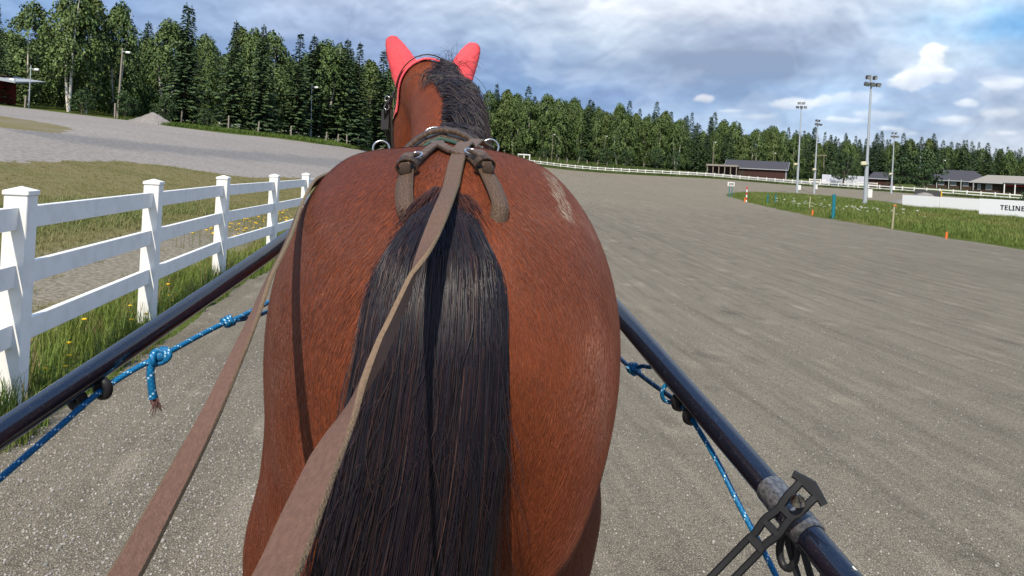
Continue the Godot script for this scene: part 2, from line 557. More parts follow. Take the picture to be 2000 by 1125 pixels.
func streaks() -> ImageTexture:
	# harrow lines and wheel tracks running along the track, with patches of paler dry sand
	var im := Image.create(1024, 1024, false, Image.FORMAT_RGBA8)
	var f := FastNoiseLite.new()
	f.seed = 77; f.frequency = 0.02; f.fractal_octaves = 4
	for y in 1024:
		var yy := y / 1024.0
		for x in 1024:
			var xx := x / 1024.0
			var wob := sin(yy * TAU * 2.0) * 4.0
			var k := f.get_noise_2d(x * 2.2 + wob, cos(yy * TAU) * 12.0 + 40.0)
			var k2 := f.get_noise_3d(x * 0.9, cos(yy * TAU) * 60.0, sin(yy * TAU) * 60.0)
			var k3 := f.get_noise_3d(x * 4.5, cos(yy * TAU) * 170.0, sin(yy * TAU) * 170.0)
			var v := 0.86 + 0.05 * k + 0.05 * k2 + 0.07 * k3
			im.set_pixel(x, y, Color(clampf(v, 0.3, 1), clampf(v * 0.99, 0.3, 1), clampf(v * 0.965, 0.3, 1), 1))
	# long lines of the harrow's teeth and of cart wheels
	var rl := RandomNumberGenerator.new()
	rl.seed = 17
	for i in 46:
		var u0 := rl.randf() * 1024.0
		var wd := rl.randf_range(1.0, 4.5)
		var a := rl.randf_range(-0.07, 0.06)
		var ph := rl.randf() * TAU
		for y in 1024:
			var cx := u0 + sin(y / 1024.0 * TAU + ph) * 5.0 + sin(y / 1024.0 * TAU * 3.0 + ph * 2.0) * 1.6
			var st := a * clampf(0.6 + 1.4 * f.get_noise_2d(u0 * 7.0, y * 1.2), 0.0, 1.0)
			for x in range(int(cx - wd), int(cx + wd) + 1):
				var c := im.get_pixel(posmod(x, 1024), y)
				var g := 1.0 + st * (1.0 - absf(x - cx) / (wd + 0.5))
				im.set_pixel(posmod(x, 1024), y, Color(minf(c.r * g, 1), minf(c.g * g, 1), minf(c.b * g, 1), 1))
	# scuffed dry patches and damper hollows left by hooves and wheels
	var r := RandomNumberGenerator.new()
	r.seed = 91
	for i in 2600:
		var cx := r.randi_range(0, 1023)
		var cy := r.randi_range(0, 1023)
		var rx := r.randf_range(3.0, 16.0)
		var ry := r.randf_range(1.5, 7.0)
		var a := r.randf_range(0.02, 0.11) * (1.0 if r.randf() < 0.62 else -0.8)
		for y in range(-int(ry) - 1, int(ry) + 2):
			for x in range(-int(rx) - 1, int(rx) + 2):
				var e := 1.0 - sqrt(pow(x / rx, 2.0) + pow(y / ry, 2.0)) + 0.5 * f.get_noise_2d((cx + x) * 9.0, (cy + y) * 14.0)
				if e > 0.0:
					var c := im.get_pixel(posmod(cx + x, 1024), posmod(cy + y, 1024))
					var g := 1.0 + a * minf(1.0, e * 1.6)
					im.set_pixel(posmod(cx + x, 1024), posmod(cy + y, 1024), Color(minf(c.r * g, 1), minf(c.g * g, 1), minf(c.b * g, 1), 1))
	return ImageTexture.create_from_image(im)

func scuffs() -> ImageTexture:
	var im := Image.create(512, 512, false, Image.FORMAT_RGB8)
	im.fill(Color(0.08, 0.095, 0.14))
	var r := RandomNumberGenerator.new()
	r.seed = 5
	for i in 1500:
		var p := Vector2(r.randf() * 512, r.randf() * 512)
		var d := Vector2.from_angle(r.randf() * TAU) * r.randf_range(1, 2.0)
		var n := int(r.randf_range(1, 5) * (7 if r.randf() < 0.06 else 1))
		var a := r.randf_range(0.15, 0.62)
		for k in n:
			im.set_pixel(posmod(int(p.x + d.x * k), 512), posmod(int(p.y + d.y * k), 512), Color(a, a, a * 1.02))
	return ImageTexture.create_from_image(im)

func braid() -> ImageTexture:
	var im := Image.create(64, 64, false, Image.FORMAT_RGB8)
	for y in 64:
		for x in 64:
			var p := (x + y) % 16
			var q := posmod(x - y, 16)
			var e := minf(minf(p, 16 - p), minf(q, 16 - q)) / 8.0
			var c := Color(0.03, 0.33, 0.52).lerp(Color(0.10, 0.50, 0.68), e)
			if posmod(x - y, 64) < 7 and (p > 3 and p < 13):
				c = Color(0.72, 0.84, 0.92)
			im.set_pixel(x, y, c)
	return ImageTexture.create_from_image(im)

# ---------------------------------------------------------------- ground
func poly_dist(pts: PackedVector2Array, p: Vector2) -> float:
	# metres to the outline, positive inside
	var d := 1e9
	var j := pts.size() - 1
	var inside := false
	for i in pts.size():
		var a := pts[i]
		var b := pts[j]
		var e := b - a
		var w := p - a
		var q := w - e * clampf(w.dot(e) / e.length_squared(), 0.0, 1.0)
		d = minf(d, q.length_squared())
		if (a.y > p.y) != (b.y > p.y) and p.x < (b.x - a.x) * (p.y - a.y) / (b.y - a.y) + a.x:
			inside = not inside
		j = i
	return sqrt(d) if inside else -sqrt(d)

var far_fence := PackedVector2Array([Vector2(-1, 240), Vector2(4, 236), Vector2(14, 228), Vector2(28, 219), Vector2(41, 211), Vector2(53, 203), Vector2(63, 193), Vector2(71, 182), Vector2(78, 171), Vector2(86, 161), Vector2(98, 151), Vector2(112, 142), Vector2(130, 132)])
var infield := PackedVector2Array([Vector2(15.1, -40), Vector2(15.1, 30), Vector2(15.4, 40), Vector2(18.8, 61), Vector2(23.6, 84), Vector2(27, 96), Vector2(33, 111), Vector2(40, 122), Vector2(46, 125), Vector2(49, 114), Vector2(46, 100), Vector2(44, 88), Vector2(44, 75), Vector2(45, 60), Vector2(48, 45), Vector2(60, -40)])
var lot := PackedVector2Array([Vector2(-140, 10), Vector2(-60, 20), Vector2(-28, 21), Vector2(-16.6, 25), Vector2(-16.6, 31.5), Vector2(-15.6, 35), Vector2(-12.7, 36.6), Vector2(-11.8, 43), Vector2(-10.5, 55), Vector2(-9, 80), Vector2(-8, 130), Vector2(-20, 108), Vector2(-23, 88), Vector2(-27, 74), Vector2(-33.7, 75), Vector2(-38.1, 81), Vector2(-40.5, 78), Vector2(-47.6, 76.5), Vector2(-52, 73), Vector2(-140, 75)])
var isle := PackedVector2Array([Vector2(-60, 52), Vector2(-32.3, 48.2), Vector2(-29.5, 47.4), Vector2(-24.7, 43.5), Vector2(-22.6, 38.4), Vector2(-23.7, 35.5), Vector2(-40, 36), Vector2(-60, 38)])
var yard := PackedVector2Array([Vector2(46, 215), Vector2(58, 208), Vector2(76, 190), Vector2(92, 196), Vector2(90, 228), Vector2(62, 236), Vector2(44, 228)])
var band := PackedVector2Array([Vector2(35.0, -40), Vector2(33.7, -22.5), Vector2(37.5, -21.3), Vector2(42.2, -19.7), Vector2(49.3, -18.1), Vector2(61.9, -16.5), Vector2(72.1, -14.9), Vector2(130, -12)])
var track_out := PackedVector2Array()

func zone(x: float, zf: float) -> Vector2:
	# (metres into the track, metres into the yard)
	var p := Vector2(x, zf)
	var w1 := nz.get_noise_2d(x * 0.9, zf * 0.9)
	var a := poly_dist(track_out, p) + w1 * 0.12
	if zf < 150.0 and x > 5.0:
		a = minf(a, -poly_dist(infield, p) + w1 * 0.5)
	var b := -1.0
	if x < 0.0:
		b = minf(poly_dist(lot, p), -poly_dist(isle, p) + 0.2) + w1 * 0.7
	elif zf > 170.0:
		b = poly_dist(yard, p) + w1
	return Vector2(a, b)

func build_ground() -> void:
	for z in [-40.0, 0.0, 4.5, 6.9, 9.4, 11.85, 14.3, 30.0, 90.0, 150.0, 200.0]:
		track_out.append(Vector2(fence_x(z) + 0.36, z))
	for p in far_fence:
		if p.x > 3.0:
			track_out.append(p + Vector2(-1.2 if p.x > 40 else 1.0, -5.5))
	track_out.append(Vector2(260, 100)); track_out.append(Vector2(260, -40))
	var cols := PackedFloat32Array([-900, -500, -300, -200, -150, -125])
	var q := -105.0
	while q < -50.0: cols.append(q); q += 5.0
	while q < -20.0: cols.append(q); q += 1.0
	while q < -0.4: cols.append(q); q += 0.4
	while q < 1.4: cols.append(q); q += 0.12
	while q < 26.0: cols.append(q); q += 1.0
	while q < 130.0: cols.append(q); q += 4.0
	cols.append_array(PackedFloat32Array([150, 200, 260, 350, 500, 900]))
	var rows := PackedFloat32Array([-60, -20, -8, -3])
	q = 0.0
	while q < 20.0: rows.append(q); q += 0.4
	while q < 60.0: rows.append(q); q += 0.8
	while q < 130.0: rows.append(q); q += 2.5
	while q < 290.0: rows.append(q); q += 5.0
	rows.append_array(PackedFloat32Array([320, 360, 420, 520, 700, 1200]))
	var nc := cols.size()
	var P := PackedVector3Array()
	var Z := PackedVector2Array()
	var N := PackedVector3Array()
	for zf in rows:
		for u in cols:
			var x := u + fence_x(minf(zf, 30.0))
			var h := ground(x, zf)
			P.append(Vector3(x, h, -zf))
			Z.append(zone(x, zf))
			N.append(Vector3(h - ground(x + 0.3, zf), 0.3, ground(x, zf + 0.3) - h).normalized())
	var mbs: Array[MB] = [MB.new(), MB.new(), MB.new()]
	for j in rows.size() - 1:
		for i in nc - 1:
			var a := j * nc + i
			for tr in [[a, a + 1, a + nc + 1], [a, a + nc + 1, a + nc]]:
				for k in 3:
					# track where zone.x > 0, yard where zone.y > 0, turf elsewhere
					var pp: Array = []
					for v in tr:
						pp.append([P[v], N[v], Z[v]])
					if k == 0:
						pp = clip(pp, 0, 1.0)
					elif k == 1:
						pp = clip(clip(pp, 0, -1.0), 1, 1.0)
					else:
						pp = clip(clip(pp, 0, -1.0), 1, -1.0)
					if pp.size() < 3:
						continue
					var ids := []
					for e in pp:
						var p: Vector3 = e[0]
						ids.append(mbs[k].vert(p, e[1], ground_tint(k, p, e[2]), Vector2(p.x, p.z), Vector2((p.x - fence_x(minf(-p.z, 30.0))) / 11.0, p.z / 46.0)))
					for m in range(1, ids.size() - 1):
						mbs[k].tri(ids[0], ids[m], ids[m + 1])
	tag(part("track", mbs[0].mesh(), M.track, self), "", "", "", "structure")
	tag(part("parking_lot", mbs[1].mesh(), M.lot, self), "", "", "", "structure")
	tag(part("ground", mbs[2].mesh(), M.turf, self), "", "", "", "structure")

func clip(pp: Array, axis: int, sgn: float) -> Array:
	var out := []
	for i in pp.size():
		var a = pp[i]
		var b = pp[(i + 1) % pp.size()]
		var fa: float = (a[2] as Vector2)[axis] * sgn
		var fb: float = (b[2] as Vector2)[axis] * sgn
		if fa > 0.0:
			out.append(a)
		if (fa > 0.0) != (fb > 0.0):
			var f := fa / (fa - fb)
			out.append([a[0].lerp(b[0], f), a[1].lerp(b[1], f).normalized(), a[2].lerp(b[2], f)])
	return out

func ground_tint(k: int, p: Vector3, zz: Vector2) -> Color:
	var zf := -p.z
	var n1 := nz.get_noise_2d(p.x * 0.25, zf * 0.25)
	var n2 := nz.get_noise_2d(p.x * 0.06 + 50, zf * 0.03)
	if k == 0:
		var v := 0.92 + 0.10 * n2
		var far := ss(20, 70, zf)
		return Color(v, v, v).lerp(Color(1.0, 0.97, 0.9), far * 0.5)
	if k == 1:
		var dark := 1.0 - ss(0.9, 2.6, absf(p.x - pl(band, zf)) + n1 * 0.8)
		var v := 0.95 + 0.1 * n2 + 0.08 * n1
		return Color(v, v * 0.985, v * 0.965).lerp(Color(v * 0.72, v * 0.75, v * 0.78), dark)
	# turf: dry olive, green by the fence line and in the infield, bare grit behind the rails
	var dry := Color(0.25, 0.222, 0.115)
	var green := Color(0.105, 0.145, 0.035)
	var grit := Color(0.30, 0.275, 0.235)
	var w := fence_x(zf) - p.x
	var c := green
	if p.x > 5.0:
		c = green.lerp(dry, ss(0.0, 0.5, n1 + (0.18 if zf < 50 else -0.1)) * 0.6)
	elif w > 0.2 and zf < 75.0:
		c = dry.lerp(green, ss(0.0, 0.5, n1) * 0.45)
		var st := (1.0 - ss(1.0, 2.4, absf(w - 5.2) + n1 * 1.5)) * (1.0 - ss(18, 26, zf))
		c = c.lerp(green, st * 0.85)
		var gv := (1.0 - ss(0.5, 1.5, absf(w - 1.9) + n1 * 0.9)) * (1.0 - ss(12, 22, zf))
		c = c.lerp(grit, gv)
		if zf > 34.0 and w > 14.0:
			c = dry.lerp(grit, ss(-0.2, 0.3, n1) * 0.5)
	return c

# ---------------------------------------------------------------- trees
func jit(a: float) -> Vector3:
	return Vector3(rng.randf_range(-a, a), rng.randf_range(-a, a), rng.randf_range(-a, a))

func spruce_mesh(twin: bool, ratio: float, dens := 1.0) -> ArrayMesh:
	# ten metres tall
	var m := MB.new()
	var tops := [[Vector3(0, 10, 0), 0.5]] if not twin else [[Vector3(-0.22, 10, 0), 0.5], [Vector3(0.3, 9.75, 0.1), 0.5]]
	for ti in tops.size():
		var top: Vector3 = tops[ti][0]
		var y := 0.55 if ti == 0 else 6.2
		while y < top.y - 0.1:
			var q := y / top.y
			var r := ratio * 10.0 * pow(1.0 - q, 0.9) * rng.randf_range(0.74, 1.14) + 0.08
			if twin and y > 6.0:
				r *= 0.72
			if q < 0.12:
				r *= 0.55 + q * 3.5
			var nb := int((6 + 5 * (1.0 - q)) * dens)
			var ph := rng.randf() * TAU
			var ctr := Vector3(top.x * ss(0.45, 0.8, q), y, top.z * ss(0.45, 0.8, q))
			for b in nb:
				if rng.randf() < 0.07:
					continue
				var a := ph + TAU * b / nb + rng.randf_range(-0.25, 0.25)
				var o := Vector3(cos(a), 0, sin(a))
				var len := r * rng.randf_range(0.72, 1.12)
				var drop := lerpf(0.42, -0.35, ss(0.25, 1.0, q)) * len
				var tone := rng.randf_range(0.75, 1.25)
				var nt := clampi(int(len / 0.26), 1, 9)
				for k in nt:
					var f := (k + 0.6) / nt
					var p := ctr + o * (len * f) + Vector3(0, -drop * f + 0.22 * len * f * f * f, 0) + jit(0.06)
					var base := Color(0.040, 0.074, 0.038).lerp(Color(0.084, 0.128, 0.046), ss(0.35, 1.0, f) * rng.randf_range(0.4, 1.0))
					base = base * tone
					base.a = 1.0
					var side := o.cross(Vector3.UP)
					for s in [-1.0, 1.0, 0.0]:
						var dir: Vector3 = (o * 0.7 + side * s * rng.randf_range(0.5, 1.0) + Vector3(0, -0.35 + 0.1 * rng.randf(), 0)).normalized()
						var ln := rng.randf_range(0.32, 0.52) * lerpf(1.0, 0.62, q)
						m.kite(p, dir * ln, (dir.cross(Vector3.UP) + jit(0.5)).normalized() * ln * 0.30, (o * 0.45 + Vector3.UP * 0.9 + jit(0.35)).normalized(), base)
			y += lerpf(0.30, 0.13, q) * rng.randf_range(0.85, 1.15)
		for k in 14:
			m.kite(top + Vector3(0, -k * 0.05, 0), Vector3(rng.randf_range(-0.1, 0.1), 0.22, rng.randf_range(-0.1, 0.1)), jit(1.0).normalized() * 0.035, jit(1.0).normalized(), Color(0.04, 0.065, 0.03))
	return m.mesh()

func birch_mesh(ratio: float, base_q: float, col: Color, seed_n: int, hang := 1.0, count := 128) -> ArrayMesh:
	var m := MB.new()
	rng.seed = seed_n
	for l in count:
		var q := base_q + (1.0 - base_q) * pow(rng.randf(), 0.85)
		var f := (q - base_q) / (1.0 - base_q)
		var env := ratio * 10.0 * pow(sin(PI * clampf(pow(f, 0.75) * 0.93 + 0.07, 0, 1)), 0.75)
		var a := rng.randf() * TAU
		var rr := env * sqrt(rng.randf_range(0.08, 1.0))
		var c0 := Vector3(cos(a) * rr, q * 10.0, sin(a) * rr)
		var lobe := rng.randf_range(0.32, 0.62) * (1.0 - 0.45 * f)
		var tone := rng.randf_range(0.72, 1.28)
		var yl := rng.randf_range(0.0, 0.25)
		for st in 7:
			var p := c0 + jit(1.0) * lobe
			var nk := rng.randi_range(7, 13)
			var out := Vector3(cos(a), 0, sin(a)) * 0.05 + jit(0.03)
			for k in nk:
				p += Vector3(out.x, -0.085 * hang, out.z) + jit(0.055)
				if p.y < 0.25:
					break
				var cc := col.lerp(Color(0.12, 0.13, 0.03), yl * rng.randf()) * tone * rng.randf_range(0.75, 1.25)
				cc.a = 1.0
				var s := rng.randf_range(0.14, 0.25)
				var dir := (Vector3(0, -0.8, 0) + jit(0.9)).normalized()
				var nn := (p - Vector3(0, q * 9.0, 0)).normalized() * 0.6 + Vector3.UP * 0.35 + jit(0.6)
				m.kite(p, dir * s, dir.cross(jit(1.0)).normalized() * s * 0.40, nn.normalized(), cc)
	return m.mesh()

func birch_trunk(lean: float, fork: bool) -> ArrayMesh:
	var m := MB.new()
	for s in ([-1.0, 1.0] if fork else [0.0]):
		var pp := PackedVector3Array()
		var rr := PackedFloat32Array()
		for i in 9:
			var q := i / 8.0
			pp.append(Vector3(lean * q * q * 1.2 + s * pow(q, 0.7) * 1.0, q * 9.3, 0.25 * sin(q * 3.0) + s * q * 0.4))
			rr.append((0.15 if fork else 0.10) * (1.0 - q * 0.92))
		m.tube(pp, rr, 7, Color(0.62, 0.59, 0.54))
	for i in 16:
		var y := rng.randf_range(2.4, 8.4)
		var a := rng.randf() * TAU
		var o := Vector3(cos(a), 0, sin(a))
		var l := rng.randf_range(0.7, 1.5) * (1.0 - y / 14.0)
		m.tube(PackedVector3Array([Vector3(0, y, 0), Vector3(0, y + l * 0.6, 0) + o * l * 0.6, Vector3(0, y + l * 0.55, 0) + o * l * 1.1]), PackedFloat32Array([0.035, 0.02, 0.006]), 4, Color(0.16, 0.12, 0.10), false)
	for i in 22:
		var y := rng.randf_range(0.2, 5.0)
		m.ball(Vector3(lean * pow(y / 9.3, 2.0) * 1.2, y, 0.25 * sin(y / 9.3 * 3.0)) + Vector3(rng.randf_range(-0.07, 0.07), 0, 0.08), Vector3(0.05, rng.randf_range(0.015, 0.06), 0.05), Basis.IDENTITY, 3, 5, Color(0.05, 0.045, 0.04))
	return m.mesh()

func spruce_trunk() -> ArrayMesh:
	var m := MB.new()
	m.tube(PackedVector3Array([Vector3.ZERO, Vector3(0.02, 4, 0), Vector3(0, 9.6, 0)]), PackedFloat32Array([0.17, 0.10, 0.02]), 7, Color(0.095, 0.07, 0.055))
	return m.mesh()

func dome_mesh(seed_n: int, col: Color) -> ArrayMesh:
	# broad crown of clumped leaves, six metres tall
	var m := MB.new()
	rng.seed = seed_n
	for l in 52:
		var a := rng.randf() * TAU
		var q := rng.randf()
		var rr := 2.7 * pow(sin(PI * (0.22 + 0.74 * q)), 0.8) * sqrt(rng.randf_range(0.15, 1.0))
		var c0 := Vector3(cos(a) * rr, 1.3 + q * 4.5, sin(a) * rr)
		var tone := rng.randf_range(0.7, 1.3)
		var lr := rng.randf_range(0.4, 0.8)
		for k in 62:
			var d := jit(1.0).normalized()
			d.y = d.y * 0.75 + 0.12
			var p := c0 + d * lr * rng.randf_range(0.55, 1.05)
			var cc := col * tone * rng.randf_range(0.75, 1.25)
			cc.a = 1.0
			var s := rng.randf_range(0.16, 0.28)
			var dir := (d * 0.5 + Vector3(0, -0.6, 0) + jit(0.8)).normalized()
			m.kite(p, dir * s, dir.cross(jit(1.0)).normalized() * s * 0.45, (d + Vector3.UP * 0.3 + jit(0.4)).normalized(), cc)
	return m.mesh()

func build_forest() -> void:
	rng.seed = 21
	var crowns := {"s": [spruce_mesh(false, 0.235, 1.1), spruce_mesh(false, 0.285, 1.25), spruce_mesh(false, 0.18)], "t": [spruce_mesh(true, 0.30, 1.25)], "f": [birch_mesh(0.20, 0.33, Color(0.104, 0.160, 0.048), 37, 1.0, 120)],
		"b": [birch_mesh(0.19, 0.10, Color(0.090, 0.142, 0.044), 31), birch_mesh(0.165, 0.13, Color(0.100, 0.146, 0.045), 32), birch_mesh(0.215, 0.06, Color(0.084, 0.138, 0.042), 33, 1.0, 150)],
		"d": [dome_mesh(41, Color(0.050, 0.088, 0.030)), dome_mesh(42, Color(0.046, 0.088, 0.030))]}
	rng.seed = 22
	var trunks := {"s": [spruce_trunk()], "t": [spruce_trunk()], "b": [birch_trunk(0.3, false), birch_trunk(-0.5, false), birch_trunk(0.15, true)]}
	var dt := MB.new()
	dt.tube(PackedVector3Array([Vector3.ZERO, Vector3(0.06, 1.6, 0), Vector3(0, 3.2, 0.1)]), PackedFloat32Array([0.17, 0.12, 0.05]), 7, Color(0.10, 0.085, 0.07))
	for k in 5:
		var o := Vector3(cos(k * 1.26), 0, sin(k * 1.26))
		dt.tube(PackedVector3Array([Vector3(0.04, 1.4, 0), Vector3(0, 2.4, 0) + o * 0.8, Vector3(0, 3.6, 0) + o * 1.5]), PackedFloat32Array([0.08, 0.05, 0.02]), 5, Color(0.10, 0.085, 0.07), false)
	trunks.d = [dt.mesh()]
	trunks.f = [birch_trunk(0.1, true)]
	var protos := {}
	var count := {}
	var plant := func(kind: String, x: float, zf: float, h: float, label: String, group: String, v := -1) -> void:
		var nv: int = crowns[kind].size()
		var k: int = v if v >= 0 else int(count.get(kind, 0)) % nv
		count[kind] = int(count.get(kind, 0)) + 1
		var key := kind + str(k)
		var tree_name: String = {"s": "spruce_tree", "t": "spruce_tree", "b": "birch_tree", "f": "birch_tree", "d": "broadleaf_tree"}[kind]
		var cat: String = {"s": "spruce tree", "t": "spruce tree", "b": "birch tree", "f": "birch tree", "d": "tree"}[kind]
		var o: Node3D
		var turn := fmod(x * 7.3 + zf * 3.1, TAU) if kind != "t" else 0.1
		if not protos.has(key):
			o = thing(tree_name, label, cat, on(x, zf, -0.05), turn, group)
			part("trunk", trunks[kind][k % trunks[kind].size()], M.bark, o)
			part("crown", crowns[kind][k], M.needle if kind == "s" or kind == "t" else M.leaf, o)
			protos[key] = o
		else:
			o = dup(protos[key], tree_name, on(x, zf, -0.05), turn, label, group)
		var s := h / (10.0 if kind != "d" else 6.0)
		var wd := s * (1.0 + 0.14 * sin(x * 3.7 + zf))
		o.scale = Vector3(wd, s, wd)
	# the row behind the yard, one by one
	for t in [
		["s", -54.4, 80.0, 10.5, "dark spruce cut by the left edge of the view above the red shed"],
		["b", -55.7, 88.0, 12.1, "tall birch standing behind the pale roof of the red shed"],
		["f", -48.2, 83.0, 13.6, "big birch with white forked trunk right of the red shed"],
		["b", -48.0, 86.0, 13.5, "broad full birch right of the forked white trunk"],
		["b", -46.8, 90.0, 13.5, "tall birch just behind the wooden lamp pole"],
		["b", -64.7, 98.0, 9.3, "low olive birch behind the red shed roof"],
		["b", -50.2, 104.0, 10.8, "short pale birch between the wooden lamp pole and the twin-topped spruce"],
		["b", -45.4, 100.0, 13.3, "slim birch with a bare drooping top left of the twin-topped spruce"],
		["s", -74.8, 150.0, 16.0, "tiny far spruce tip showing between the lamp pole and the slim birch"],
		["s", -72.5, 150.0, 15.7, "small far spruce tip beside the slim birch"],
		["t", -37.1, 86.0, 13.7, "tallest spruce, with a twin top, right of the gravel heap"],
		["b", -42.1, 104.0, 12.0, "birch filling the gap right of the twin-topped spruce"],
		["s", -32.4, 88.0, 12.6, "narrow spruce with a birch top leaning at its right side"],
		["b", -36.0, 100.0, 13.5, "birch with its top peeking from behind the narrow spruce"],
		["b", -33.6, 98.0, 13.3, "birch showing at the left shoulder of the broad spruce"],
		["s", -29.9, 90.0, 12.8, "broad dense spruce, second spruce right of the twin-topped one"],
		["b", -32.0, 100.0, 13.5, "birch with a nodding top at the right shoulder of the broad spruce"],
		["b", -34.1, 112.0, 11.7, "low birch in the gap between the broad spruce and the pointed pair"],
		["s", -26.7, 94.0, 12.9, "pointed spruce left of the thin grey lamp pole"],
		["s", -27.1, 102.0, 13.7, "very slender spruce directly left of the thin grey lamp pole"],
		["b", -26.0, 104.0, 13.6, "pale birch right behind the thin grey lamp pole"],
		["b", -25.9, 112.0, 14.3, "birch in front of the row just right of the thin grey lamp pole"],
		["s", -23.1, 104.0, 14.3, "slim spruce third from the coral ear cover"],
		["s", -21.8, 106.0, 14.4, "dark slim spruce second from the coral ear cover"],
		["b", -22.1, 116.0, 13.2, "small birch left of the coral ear cover"],
		["s", -19.5, 112.0, 14.9, "dark spruce directly behind the coral left ear cover"],
		["b", -19.7, 124.0, 14.0, "birch half hidden by the coral left ear cover"],
		]:
		plant.call(t[0], t[1], t[2], t[3], t[4], "trees along the back of the yard")
	# birches and spruces at the edge of the wood beyond the far bend
	rng.seed = 61
	var x := -42.0
	var early := []
	var nth := {}
	var ordinal := ["first", "second", "third", "fourth", "fifth", "sixth", "seventh", "eighth", "ninth", "tenth", "eleventh", "twelfth"]
	var marks := [[0.0, "coral ear cover"], [1023.0, "white start frame"], [1076.0, "lamp pole above the far fence"], [1183.0, "slim pole in the wood"], [1392.0, "lean-to lamp pole"], [1480.0, "long shed roof ridge"], [1556.0, "infield tip mast"], [1592.0, "thinner mast"], [1690.0, "tallest mast"]]
	while x < 128.0:
		var zf := 264.0 + rng.randf_range(-3.0, 5.0) + maxf(0.0, x - 60.0) * 0.25
		var far := ss(-10, 110, x)
		var h := lerpf(21.5, 15.5, far) * rng.randf_range(0.86, 1.12)
		var kind := "b" if rng.randf() < 0.82 - 0.3 * far else "s"
		var px := 1000.0 + 1500.0 * x / zf
		if px < 930.0:
			early.append([x, zf, h, kind])
		else:
			var mk := 0
			while mk < marks.size() - 1 and marks[mk + 1][0] < px: mk += 1
			var key: String = marks[mk][1] + kind
			nth[key] = int(nth.get(key, 0)) + 1
			var what := "birch" if kind == "b" else "spruce"
			plant.call(kind, x, zf, h if kind == "b" else h * 0.95, "%s %s right of the %s, front of far wood" % [ordinal[nth[key] - 1], what, marks[mk][1]], "trees at the front of the far wood", -1 if kind == "b" else 2)
		x += rng.randf_range(2.6, 4.4)
	# broad dark trees by the buildings
	for t in [[88.5, 205.0, 9.0, "dark broad tree in front of the pale board wall"], [99.0, 196.0, 8.2, "dark round tree behind the fourth floodlight mast"], [105.0, 196.0, 10.6, "largest dark broad tree, beside the long dark-roofed building"], [102.0, 191.0, 7.0, "low dark tree between the two round ones"]]:
		plant.call("d", t[0], t[1], t[2], t[3], "")
	# shrubs: low thickets at the wood's foot
	for t in [[10.0, 250.0, 5.5, "leafy thicket just right of the white start frame"], [22.0, 244.0, 6.0, "leafy thicket midway between the two lamp poles above the far fence"], [29.0, 240.0, 7.0, "rounded thicket at the slim pole in the wood"], [36.0, 242.0, 6.5, "thicket between the slim pole in the wood and the large thicket"], [44.0, 236.0, 8.0, "largest thicket left of the open lean-to"], [49.0, 233.0, 7.5, "thicket against the left side of the open lean-to"], [95.0, 232.0, 6.0, "thicket right of the long shed's gable"], [103.0, 236.0, 5.0, "thicket under the power line frame"], [86.0, 246.0, 6.0, "thicket behind the long shed's gable"]]:
		plant.call("d", t[0], t[1], t[2] * 0.8, t[3], "thickets at the foot of the wood")
	for t in [[-40.5, 80.0, 3.0, "dark leafy shrub right of the forked white birch trunk"], [-37.6, 82.5, 3.0, "pale green shrub between the wooden lamp pole and the gravel heap"], [-44.8, 79.5, 2.6, "low shrub under the big birch left of the forked trunk"], [-33.4, 83.0, 2.2, "low shrub at the foot of the twin-topped spruce"]]:
		plant.call("d", t[0], t[1], t[2], t[3], "")
	# the wood behind, as one mass
	rng.seed = 88
	var xf := {}
	var add := func(key: String, px: float, pz: float, h: float) -> void:
		if not xf.has(key): xf[key] = []
		var s := h / 10.0
		xf[key].append(Transform3D(Basis(Vector3.UP, rng.randf() * TAU).scaled(Vector3(s * rng.randf_range(0.85, 1.2), s, s * rng.randf_range(0.85, 1.2))), on(px, pz)))
	for e in early:
		add.call("b0" if e[3] == "b" else "s2", e[0], e[1], e[2])
	for i in 900:
		var px := rng.randf_range(-60, 330)
		var pz := rng.randf_range(276, 430) + maxf(0.0, px - 60.0) * 0.3
		var far := ss(-10, 130, px)
		var sp := rng.randf() < lerpf(0.35, 0.8, far)
		add.call(("s2" if rng.randf() < 0.6 else "s0") if sp else "b%d" % rng.randi_range(0, 2), px, pz, lerpf(22.0, 18.0, far) * rng.randf_range(0.8, 1.1) * (1.1 if sp else 1.0))
	for i in 150:
		var pz := rng.randf_range(112, 175)
		var px := -0.14 * pz - 8.0 - rng.randf_range(0, 100)
		if px > -0.22 * pz and pz < 118: continue
		add.call("s1" if rng.randf() < 0.3 else "b%d" % rng.randi_range(0, 2), px, pz, rng.randf_range(8.5, 12.0))
	for i in 60:
		var pz := rng.randf_range(92, 112)
		add.call("b%d" % rng.randi_range(0, 2), rng.randf_range(-80, -26) * pz / 100.0, pz, rng.randf_range(6.0, 9.0))
	for i in 90:
		var pz := rng.randf_range(150, 270)
		add.call("b%d" % rng.randi_range(0, 2) if rng.randf() < 0.7 else "s1", rng.randf_range(-90, -24), pz, rng.randf_range(13, 19))
	var words := {"s0": "far spruces", "s1": "spruces behind the yard", "s2": "slim far spruces", "b0": "far birches", "b1": "pale far birches", "b2": "broad far birches"}
	for key in xf:
		stuff("forest", "%s filling the wood behind the front row of trees" % words[key], "forest", crowns[key[0]][int(key[1])], M.needle if key[0] == "s" else M.leaf, xf[key], [])

# ---------------------------------------------------------------- buildings
func bx(size: Vector3, bev := 0.01) -> ArrayMesh:
	var m := MB.new()
	m.box(Vector3.ZERO, size, Basis.IDENTITY, bev)
	return m.mesh()

func block(called: String, cen: Vector3, size: Vector3, material: Material, parent: Node3D, bev := 0.0, turn := Vector3.ZERO) -> MeshInstance3D:
	var o := part(called, bx(size, bev), material, parent)
	o.position = cen
	o.rotation = turn
	return o

